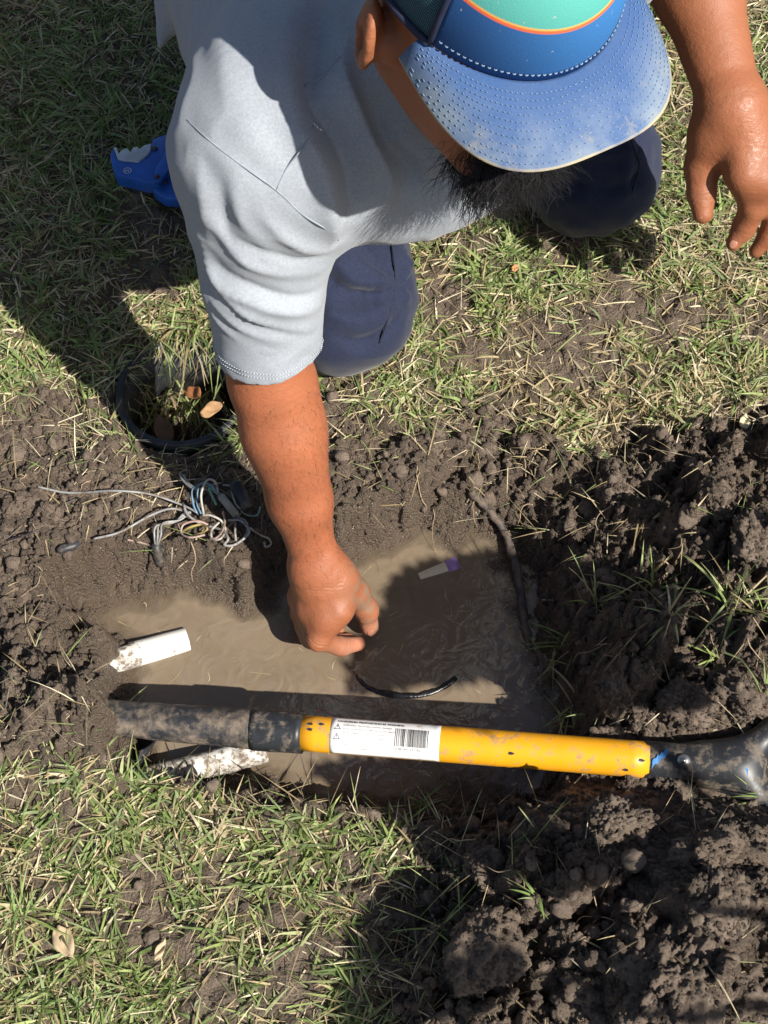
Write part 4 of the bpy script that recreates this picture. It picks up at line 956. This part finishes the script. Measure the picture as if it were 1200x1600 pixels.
for ty in (.0065, -.0035):
    a, b = (.0075, ty+.0055), .0055; O = [(.0032, ty), (.0108, ty), (.0070, ty+.0066)]; I = [(.0045, ty+.0008), (.0095, ty+.0008), (.0070, ty+.0052)]
    obj('warning_sign', [wrapped(*p, .0188) for p in O+I], [(0, 1, 4, 3), (1, 2, 5, 4), (2, 0, 3, 5)], M['ink'], lab, smooth=False)
    sheet([(.0067, ty+.0020), (.0073, ty+.0020), (.0074, ty+.0042), (.0066, ty+.0042)], 'warning_sign', M['ink'])
xx = .0655; mb = MB(); rb_ = random.Random(5)
while xx < .0985:
    wd = rb_.choice([.0004, .0004, .0008, .0012]); mb.add([wrapped(q, -.006+.0185*k/8, .0188) for k in range(9) for q in (xx, xx+wd)], [(2*k, 2*k+1, 2*k+3, 2*k+2) for k in range(8)]); xx += wd+rb_.choice([.0004, .0005, .0009])
tag(mb.build('barcode', M['ink'], lab, smooth=False), kind='stuff'); text_on('0 081001 222182', .0665, -.0100, .0036, 'barcode_digits', M['ink'])
for (xp, bb) in ((488, .010), (505, .0105), (489, .004), (1001, -.001), (800, -.004), (978, -.012)):
    a = bb/.018; c = SH(xp)+.0180*(math.cos(a)*SN+math.sin(a)*SB); n_ = math.cos(a)*SN+math.sin(a)*SB; b2 = np.cross(n_, SA)
    obj('paint_chip', [c+n_*.0005+SA*.0030*math.cos(q)*(1+.3*math.sin(3*q+xp))+b2*.0016*math.sin(q) for q in np.linspace(0, 2*math.pi, 12, endpoint=False)], [tuple(range(12))], M['black_plastic'], sh, smooth=False)
for x0, x1, b0, b1 in ((1018, 1042, -.004, .010), (1115, 1165, .010, -.006)):
    pts = []
    for k in range(10):
        q = k/9; pts.append((x0+(x1-x0)*q, b0+(b1-b0)*q))
    top = [(x, b+.004+.0015*math.sin(x)) for x, b in pts]; bot = [(x, b-.003+.0012*math.cos(x*1.7)) for x, b in pts]
    rr = lambda x: (.0190 if x < 1105 else .0205+.00003*(x-1105))
    f = lambda x, b: SH(x)+rr(x)*(math.cos(b/rr(x))*SN*(1. if x < 1100 else .97)+math.sin(b/rr(x))*SB)+SN*.0003
    obj('paint_smear', [f(*p) for p in top]+[f(*p) for p in bot], [(k, k+1, 11+k, 10+k) for k in range(9)], M['blue_paint'], sh)

# ------------------------------------------------------------------ pipes, tube and hose in the hole
M['pvc'] = simple('white_pvc', (.78, .77, .72), .35, .05, 40, dirt=(.17, .125, .09), dscale=45, dthr=(.56, .62)); M['pvc_mud'] = simple('white_pvc_caked_with_mud', (.72, .70, .64), .5, .1, 40, bump=.6, bscale=140, dirt=(.15, .112, .083), dscale=48, dthr=(.44, .49))
M['pvc_cream'] = simple('cream_pvc', (.66, .58, .42), .4, .1, 40, dirt=(.22, .17, .12), dscale=40, dthr=(.55, .65)); M['primer'] = simple('purple_primer', (.34, .22, .50), .4, .15, 60)
M['tube_mud'] = simple('black_tube_caked_with_mud', (.03, .032, .04), .5, .3, 60, bump=.6, bscale=120, dirt=(.14, .105, .078), dscale=35, dthr=(.40, .5)); M['hose'] = simple('wet_black_hose', (.012, .012, .014), .25, .3, 60, bump=.5, bscale=260)
def pipe(a, b, r, label, m, sleeve=None, wob=0., name='white_pipe'):
    a = np.array(a); b = np.array(b); d = nrm(b-a); rt = root(name, (a+b)/2-np.array([0, 0, r]), label, 'pipe')
    mb = MB(); n = 28; mb.tube([a+(b-a)*k/16 for k in range(17)], r, n, cap=False)
    V = mb.V[0]
    if wob: V += (fbm3(V*55, 4, 3)*wob)[:, None]*np.array([0, 0, 1.])
    mb.tube([b, b-d*.03], r*.82, n, cap=False)
    k0 = 16*n; k1 = 17*n; mb.F += [(k0+i, k0+(i+1) % n, k1+i, ) for i in range(n)] and []
    o = flat_shade(mb.build('pipe_wall', m, rt), 40); MB().tube([b-d*.0005, b+d*.0003], [r*.99, r*.80], n, cap=False).build('pipe_end', m, rt)
    if sleeve: MB().tube([a+(b-a)*sleeve[0], a+(b-a)*sleeve[1]], r*1.06, n).build('primer_band', sleeve[2], rt)
    return rt
pipe(Z(205, 1024, -.066), Z(293, 1000, -.0725), .0145, 'clean white plastic pipe end poking out of the muddy water at the left', M['pvc'], wob=.001)
pipe(Z(145, 1046, -.046), Z(214, 1022, -.062), .0135, 'mud-splashed piece of white pipe against the left bank behind the clean pipe end', M['pvc_mud'], wob=.004)
pipe(Z(215, 1222, -.048), Z(415, 1172, -.058), .0140, 'mud-caked white pipe lying under the black socket of the shovel', M['pvc_mud'], wob=.003)
pipe(Z(655, 908, -.0822), Z(714, 886, -.0810), .0130, 'cream pipe piece with a purple end just under the water by the far bank', M['pvc_cream'], sleeve=(.72, 1.02, M['primer']), name='cream_pipe')
TB = [gp(735, 770, .004), gp(765, 805, .006), gp(790, 845, .010), gp(802, 885, .012), gp(812, 930, .010), Z(822, 985, -.066), Z(838, 1040, -.072)]
mb = MB(); L = spline(TB, 10); mb.tube(L, .0044, 14); V = mb.V[0]; V += fbm3(V*90, 5, 3)[:, None]*np.array([.004, .002, .004])
tag(mb.build('irrigation_tube', M['tube_mud'], loc=L[0]), 'thin mud-caked tube running down the right bank into the water', 'tube')
mb = MB(); L = spline([Z(552, 1052, -.074), Z(575, 1075, -.0725), Z(615, 1087, -.0718), Z(660, 1086, -.0718), Z(700, 1070, -.0725), Z(725, 1046, -.0745)], 10); mb.tube(L, .0042, 12); V = mb.V[0]; V += fbm3(V*160, 5, 3)[:, None]*np.array([.001, .001, .0022])
tag(mb.build('sunken_hose', M['hose'], loc=L[0]), 'black curved hose barely breaking the surface of the shaded water', 'hose')

# ------------------------------------------------------------------ sunken round valve box
M['box_plastic'] = simple('black_box_plastic', (.028, .030, .036), .5, .3, 60, bump=.3, bscale=120, dirt=(.13, .10, .075), dscale=30, dthr=(.52, .66))
vb = root('valve_box', BOX_C+np.array([0, 0, -.1]), 'round black plastic valve box sunk in the ground beside the reaching arm', 'valve box')
def lathe(c, prof, n=56):
    V = [c+np.array([r*math.cos(2*math.pi*k/n), r*math.sin(2*math.pi*k/n), z]) for r, z in prof for k in range(n)]; m = len(prof)
    return V, [(j*n+k, j*n+(k+1) % n, (j+1)*n+(k+1) % n, (j+1)*n+k) for j in range(m-1) for k in range(n)]
bc = BOX_C+np.array([0, 0, .003])
V, F = lathe(bc, [(.0715, -.11), (.0715, -.008)]); o = obj('box_wall', V, F, M['box_plastic'], vb); md = o.modifiers.new('s', 'SOLIDIFY'); md.thickness = .003
V, F = lathe(bc, [(.0700, -.012), (.0700, .002), (.0712, .004), (.0770, .004), (.0785, .002), (.0785, -.03), (.0700, -.03)]); flat_shade(obj('rim', V, F, M['box_plastic'], vb), 40)
# leaves
def leaf(P, L, Wd, az, col_, label, tilt=(0, 0), curl=.25):
    t = NT('dry_leaf'); c = t.ramp(t.noise(60, 4), [(.3, tuple(x*.7 for x in col_)), (.7, col_)]); m = t.fin(Base_Color=c, Roughness=.7, Specular_IOR_Level=.3)
    V = []; nu, nv = 10, 6
    for i in range(nu+1):
        u = i/nu; hw = Wd*.5*math.sin(math.pi*min(1, .06+.94*u))**.8*(1-.25*u)
        for j in range(nv+1):
            v = j/nv*2-1; x = (u-.5)*L; y = hw*v; z = curl*(abs(v)**1.6)*Wd*.5+curl*.6*L*(u-.5)**2+.002*math.sin(9*u+3*v)
            V.append(P+np.array([x*math.cos(az)-y*math.sin(az), x*math.sin(az)+y*math.cos(az), z+x*tilt[0]+y*tilt[1]]))
    o = obj('dry_leaf', V, [(i*(nv+1)+j, i*(nv+1)+j+1, (i+1)*(nv+1)+j+1, (i+1)*(nv+1)+j) for i in range(nu) for j in range(nv)], m, loc=P); md = o.modifiers.new('s', 'SOLIDIFY'); md.thickness = .0004
    return tag(o, label, 'leaf', 'fallen dry leaves')
leaf(BOX_C+np.array([.010, .012, -.018]), .034, .022, -.9, (.45, .19, .08), 'orange dry leaf standing inside the round black box', (.6, .2))
leaf(BOX_C+np.array([.034, -.008, -.022]), .030, .018, .4, (.50, .30, .15), 'pale tan leaf lying inside the round black box nearest the arm', (.3, .3))
leaf(BOX_C+np.array([-.028, -.018, -.050]), .040, .026, 2.0, (.22, .14, .09), 'dark brown leaf deep inside the round black box', (.2, .1))
leaf(gp(105, 1478, .012), .034, .022, -1.0, (.50, .38, .24), 'large tan dry leaf in the lower left lawn')
leaf(gp(253, 1488, .010), .022, .010, 1.2, (.55, .42, .27), 'narrow pale leaf right of the large tan leaf in the lower lawn')
leaf(gp(1160, 668, .012), .022, .014, 1.4, (.62, .56, .36), 'small pale yellow leaf on the top of the right bank')
leaf(gp(685, 358, .008), .028, .020, .5, (.26, .19, .13), 'brown leaf on the grass under the beard')
leaf(gp(300, 535, .010), .030, .018, .2, (.46, .36, .24), 'tan leaf on the sunlit patch by the sleeve')
leaf(gp(805, 425, .008), .014, .010, .8, (.55, .26, .12), 'tiny orange leaf on the grass below the beard')
# ------------------------------------------------------------------ wire bundle
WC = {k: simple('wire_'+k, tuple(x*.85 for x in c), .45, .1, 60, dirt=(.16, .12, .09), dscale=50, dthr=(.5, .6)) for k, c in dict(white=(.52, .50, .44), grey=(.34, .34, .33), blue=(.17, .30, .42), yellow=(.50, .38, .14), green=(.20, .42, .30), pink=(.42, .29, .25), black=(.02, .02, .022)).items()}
wb = root('wire_bundle', gp(330, 815), 'tangled bundle of thin coloured wires lying on the mud beside the forearm', 'wires')
def wire(c, pts, r=.0013):
    P = [gp(x, y, l) for x, y, l in pts]; return MB().tube(spline(P, 8), r, 8).build('wire', WC[c], wb)
wire('grey', [(60, 762, .002), (100, 772, .004), (135, 778, .012), (185, 781, .020), (240, 788, .022), (288, 800, .015), (310, 808, .01)], .0013)
wire('grey', [(148, 846, .006), (190, 838, .010), (235, 818, .016), (270, 806, .016), (300, 808, .01)], .0014)
wire('black', [(0, 852, .001), (50, 812, .002), (105, 788, .003), (125, 782, .003), (130, 820, .002), (128, 842, .002)], .0012)  # black strand drawn along a dark line that is mostly wire shadow
wire('white', [(289, 756, .020), (297, 770, .024), (308, 776, .020), (330, 778, .018)]); wire('grey', [(286, 752, .018), (285, 758, .022), (292, 770, .024), (306, 778, .020), (322, 776, .018)])
wire('blue', [(347, 789, .020), (325, 774, .024), (305, 780, .022), (305, 800, .016), (312, 812, .012)]); wire('blue', [(347, 789, .018), (332, 776, .026), (315, 775, .024), (310, 795, .014), (316, 810, .01)])
wire('green', [(347, 790, .02), (338, 782, .02), (330, 780, .024), (340, 800, .016)]); wire('white', [(320, 812, .012), (318, 790, .024), (328, 772, .030), (340, 772, .026), (344, 786, .02)])
wire('white', [(318, 812, .010), (332, 818, .018), (348, 826, .018), (354, 838, .014), (346, 850, .012), (334, 850, .012), (333, 840, .016), (345, 830, .02)]); wire('pink', [(350, 810, .016), (354, 828, .02), (350, 842, .018), (340, 850, .014), (330, 848, .01)])
wire('yellow', [(288, 838, .012), (300, 836, .018), (318, 832, .018), (326, 836, .014), (314, 842, .012), (298, 846, .01)]); wire('pink', [(330, 832, .016), (312, 828, .02), (290, 832, .018), (286, 842, .012), (300, 848, .012), (322, 844, .012)])
wire('grey', [(290, 800, .016), (295, 815, .018), (310, 826, .016), (330, 832, .014), (350, 840, .016), (358, 850, .012), (352, 858, .010), (366, 860, .012), (384, 850, .014), (391, 840, .016), (378, 826, .018), (358, 824, .016)], .0015)
wire('grey', [(372, 818, .016), (386, 826, .016), (388, 838, .012), (380, 850, .01)]); wire('grey', [(370, 826, .016), (369, 840, .014), (370, 852, .010)])
wire('grey', [(350, 765, .010), (362, 770, .014), (365, 785, .016), (372, 800, .014), (385, 805, .012)], .0012); wire('white', [(390, 828, .006), (408, 840, .006), (420, 848, .010), (424, 856, .010), (416, 860, .008), (413, 852, .008)])
wire('green', [(372, 800, .012), (385, 812, .012), (402, 812, .010), (408, 800, .012)], .0011)
for x0, y0 in ((244, 840), (249, 838), (254, 836)): wire('grey', [(246, 862, .008), (x0, y0+10, .014), (x0+4, y0-6, .018), (x0+30, y0-14, .014), (x0+44, y0-28, .012)], .0011)
wire('pink', [(246, 860, .006), (222, 852, .006), (200, 846, .004)], .0011); wire('black', [(120, 790, .002), (108, 800, .002), (60, 830, .002), (10, 845, .001)], .0012)  # the black strand again stands for a shadow line on the mud
M['conn_grey'] = simple('grey_splice_sleeve', (.30, .30, .27), .45, .2, 60, dirt=(.17, .13, .1), dscale=60); M['conn_black'] = simple('black_wire_nut', (.035, .037, .042), .45, .3, 60, dirt=(.15, .12, .09), dscale=50, dthr=(.5, .62))
MB().tube([gp(346, 788, .020), gp(349, 791, .021), gp(371, 817, .018), gp(372, 819, .018)], [.0035, .0046, .0046, .0030], 14).build('splice_sleeve', M['conn_grey'], wb)
MB().tube([gp(245, 856, .010), gp(247, 864, .010), gp(250, 880, .008), gp(252, 888, .006)], [.0040, .0062, .0056, .0036], 14).build('wire_nut', M['conn_black'], wb)
MB().tube([gp(92, 866, .008), gp(100, 864, .009), gp(118, 858, .008), gp(126, 853, .008)], [.0030, .0052, .0046, .0024], 14).build('wire_nut', M['conn_black'], wb)
MB().tube([gp(366, 762, .010), gp(370, 768, .014), gp(382, 792, .014), gp(388, 800, .010)], [.0050, .0080, .0080, .0060], 14).build('wire_nut', M['conn_black'], wb)
# ------------------------------------------------------------------ pipe cutter
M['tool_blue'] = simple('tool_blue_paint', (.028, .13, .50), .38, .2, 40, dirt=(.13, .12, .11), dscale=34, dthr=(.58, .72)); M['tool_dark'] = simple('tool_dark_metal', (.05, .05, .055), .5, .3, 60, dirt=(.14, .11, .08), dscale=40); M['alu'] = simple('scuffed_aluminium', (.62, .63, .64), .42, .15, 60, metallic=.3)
ct0 = Z(225, 255, .0); cz = float(hz(ct0[0], ct0[1]))+.012
pc = root('pipe_cutter', (ct0[0], ct0[1], cz-.012), 'blue ratcheting pipe cutter with silver jaw lying on the shaded grass', 'pipe cutter')
def cp(pts, z): return [Z(160+a/8.571, 180+b/8.571, z) for a, b in pts]
def plate(pts, z0, th, name, m, bv=.0012): 
    P = np.array(cp(pts, z0+th)); P[:, 2] = z0; o = MB().prism(P[::-1] if False else P, (0, 0, 1), th).build(name, m, pc); flat_shade(o, 30); return bevel(o, bv, 2)
plate([(105, 520), (125, 470), (155, 445), (175, 520), (205, 590), (290, 610), (470, 622), (600, 535), (640, 410), (680, 315), (900, 240), (1150, 180), (1150, 560), (960, 640), (750, 900), (620, 900), (400, 850), (190, 800), (125, 660)], cz+.006, .020, 'cutter_body', M['tool_blue'])
plate([(200, 640), (420, 700), (640, 760), (640, 960), (420, 930), (225, 850)], cz-.010, .018, 'shade_slab', M['tool_dark'])  # dark slab added where the cutter's near side lies in shade
plate([(150, 432), (185, 422), (218, 510), (262, 462), (330, 437), (375, 492), (410, 430), (470, 417), (492, 452), (560, 402), (650, 380), (640, 470), (612, 515), (480, 618), (290, 602), (205, 580)], cz+.010, .0185, 'jaw_blade', M['alu'], .0006)
plate([(715, 700), (915, 365), (1150, 250), (1150, 545), (965, 632), (765, 890), (690, 880)], cz+.026, .004, 'pivot_plate', M['tool_blue'])
plate([(650, 930), (760, 905), (930, 670), (1150, 590), (1600, 800), (2100, 1020), (2060, 1140), (1500, 1010), (1000, 1115), (830, 1105), (690, 1010)], cz-.002, .018, 'handle', M['tool_blue'], .003)
plate([(1130, 200), (1600, 190), (2200, 330), (2180, 460), (1600, 340), (1130, 400)], cz+.002, .018, 'handle', M['tool_blue'], .003)
for a, b, zz, r in ((700, 452, .026, .0042), (728, 830, .030, .0040), (842, 898, .016, .0030)):
    c = cp([(a, b)], cz+zz)[0]; o = MB().tube([c, c+np.array([0, 0, .002])], [r, r*.85], 6).build('screw', M['tool_dark'], pc); flat_shade(o, 20)
M['white_print'] = simple('white_print', (.70, .72, .76), .5)
c = cp([(335, 742)], cz+.0263)[0]; n = 24
V = [c+np.array([r*math.cos(2*math.pi*k/n), r*math.sin(2*math.pi*k/n), 0]) for r in (.0052, .0042) for k in range(n)]
em = obj('emblem', V, [(k, (k+1) % n, n+(k+1) % n, n+k) for k in range(n)], M['white_print'], pc, smooth=False)
for dx, dy, w_, h_ in ((-.0018, -.001, .0012, .0040), (.0006, .0006, .0026, .0011), (.0014, -.0012, .0012, .0022), (-.0030, .0002, .0008, .0014)):
    q = c+np.array([dx, dy, .0001]); obj('emblem_mark', [q+np.array([a*w_*.5, b*h_*.5, 0]) for a, b in ((-1, -1), (1, -1), (1, 1), (-1, 1))], [(0, 1, 2, 3)], M['white_print'], pc, smooth=False)

# ------------------------------------------------------------------ unseen shrub right of the frame, leaves laid out to shade water and heap
M['leaf_green'] = simple('shrub_leaf', (.06, .11, .03), .5, .3, 60); M['bark'] = simple('shrub_bark', (.11, .085, .06), .85, .3, 60, bump=.5, bscale=90)
def shrub():
    sv = np.array(SUN_V); sv = sv/sv[2]
    polys = [(px([(540, 1085), (548, 1050), (562, 1000), (600, 962), (612, 915), (680, 876), (760, 868), (840, 860), (862, 1000), (862, 1040), (700, 1066)], WATER_Z), WATER_Z, .75, 2900),
             (px([(480, 1195), (640, 1190), (650, 1240), (560, 1255)], WATER_Z), WATER_Z, .75, 400),  # leaf patch added to darken the water under the shaft
             (px([(615, 1400), (660, 1402), (690, 1440), (690, 1520), (640, 1640), (540, 1640), (560, 1480)], .02), .02, .75, 900)]
    rt = root('shade_shrub', (.98, -.25, 0), 'unseen leafy shrub right of the hole, laid out to shade its water', 'shrub'); mbl = MB(); tips = []
    for poly, z, t0, n in polys:
        P = np.array(poly); lo, hi = P.min(0), P.max(0); k = 0; c = P.mean(0); tips.append(np.array([c[0], c[1], z])+sv*t0)
        while k < n:
            q = RNG.uniform(lo, hi, 2)
            if polysd(q[:1], q[1:], poly)[0] > -.004: continue
            t = t0+RNG.normal(0, .035); B = np.array([q[0], q[1], z])+sv*t
            d = nrm(RNG.normal(0, 1, 3)+np.array([-.3, .3, .1])); s_ = nrm(np.cross(d, np.array(SUN_V)+RNG.normal(0, .35, 3))); L = RNG.uniform(.022, .040); W_ = L*.34
            mbl.add([B-d*L*.5, B-s_*W_*.5, B+s_*W_*.5, B+d*L*.25-s_*W_*.38, B+d*L*.25+s_*W_*.38, B+d*L*.5], [(0, 1, 2), (1, 3, 4, 2), (3, 5, 4)]); k += 1
    tag(mbl.build('foliage', M['leaf_green'], rt, smooth=False), kind='stuff')
    b = np.array([.98, -.25, -.02]); hub = np.array([.90, -.12, .62])
    MB().tube(spline([b, b+np.array([-.02, .03, .3]), hub], 8), np.linspace(.022, .012, 17), 10).build('trunk', M['bark'], rt)
    for tp in tips: MB().tube(spline([hub-np.array([0, 0, .12]), (hub+tp)/2+np.array([0, 0, .06]), tp], 8), np.linspace(.010, .003, 17), 8).build('limb', M['bark'], rt)
shrub()

# ------------------------------------------------------------------ nails, floating straw
M['nail'] = simple('fingernail', (.37, .17, .11), .3, .1, 200)
for tip, prev, up in ((Z(578, 982, -.049), Z(572, 952, -.022), nrm(CC-Z(578, 982, -.05))), (Z(1098, 336, .222), Z(1096, 302, .235), nrm(CC-Z(1098, 336, .22)+np.array([-.5, 0, 0]))), (Z(1146, 381, .190), Z(1162, 356, .205), nrm(CC-Z(1146, 380, .19)))):
    ax = nrm(tip-prev); up = nrm(up-ax*(up@ax)); sd = np.cross(ax, up); c = tip+up*.0075-ax*.001; q = SDF(c-.015, c+.015, .0007); q.ell(c, np.stack([sd, ax, up]), (.0044, .0058, .0018), 0); V, F = q.mesh(); obj('fingernail', V, F, M['nail'], man)
n = 70; P2 = scatter(n, (-.32, .48, .20, .84), lambda x, y: (masks(x, y)[1] < -.008)*1.0); col = STRAWS[RNG.integers(0, 5, n)]*.8
V, F, C = blades(np.column_stack([P2, np.full(n, WATER_Z+.0006)]), RNG.uniform(.006, .03, n), RNG.uniform(.0005, .0012, n), RNG.uniform(0, 6.28, n), np.zeros(n), np.zeros(n), col, 4, twist=np.zeros(n))
V[:, 0] += .002*np.sin(V[:, 1]*220); tag(obj('floating_straw', V, F, M['straw'], col={'col': C}), 'thin bits of straw floating on the muddy water', 'straw', kind='stuff')
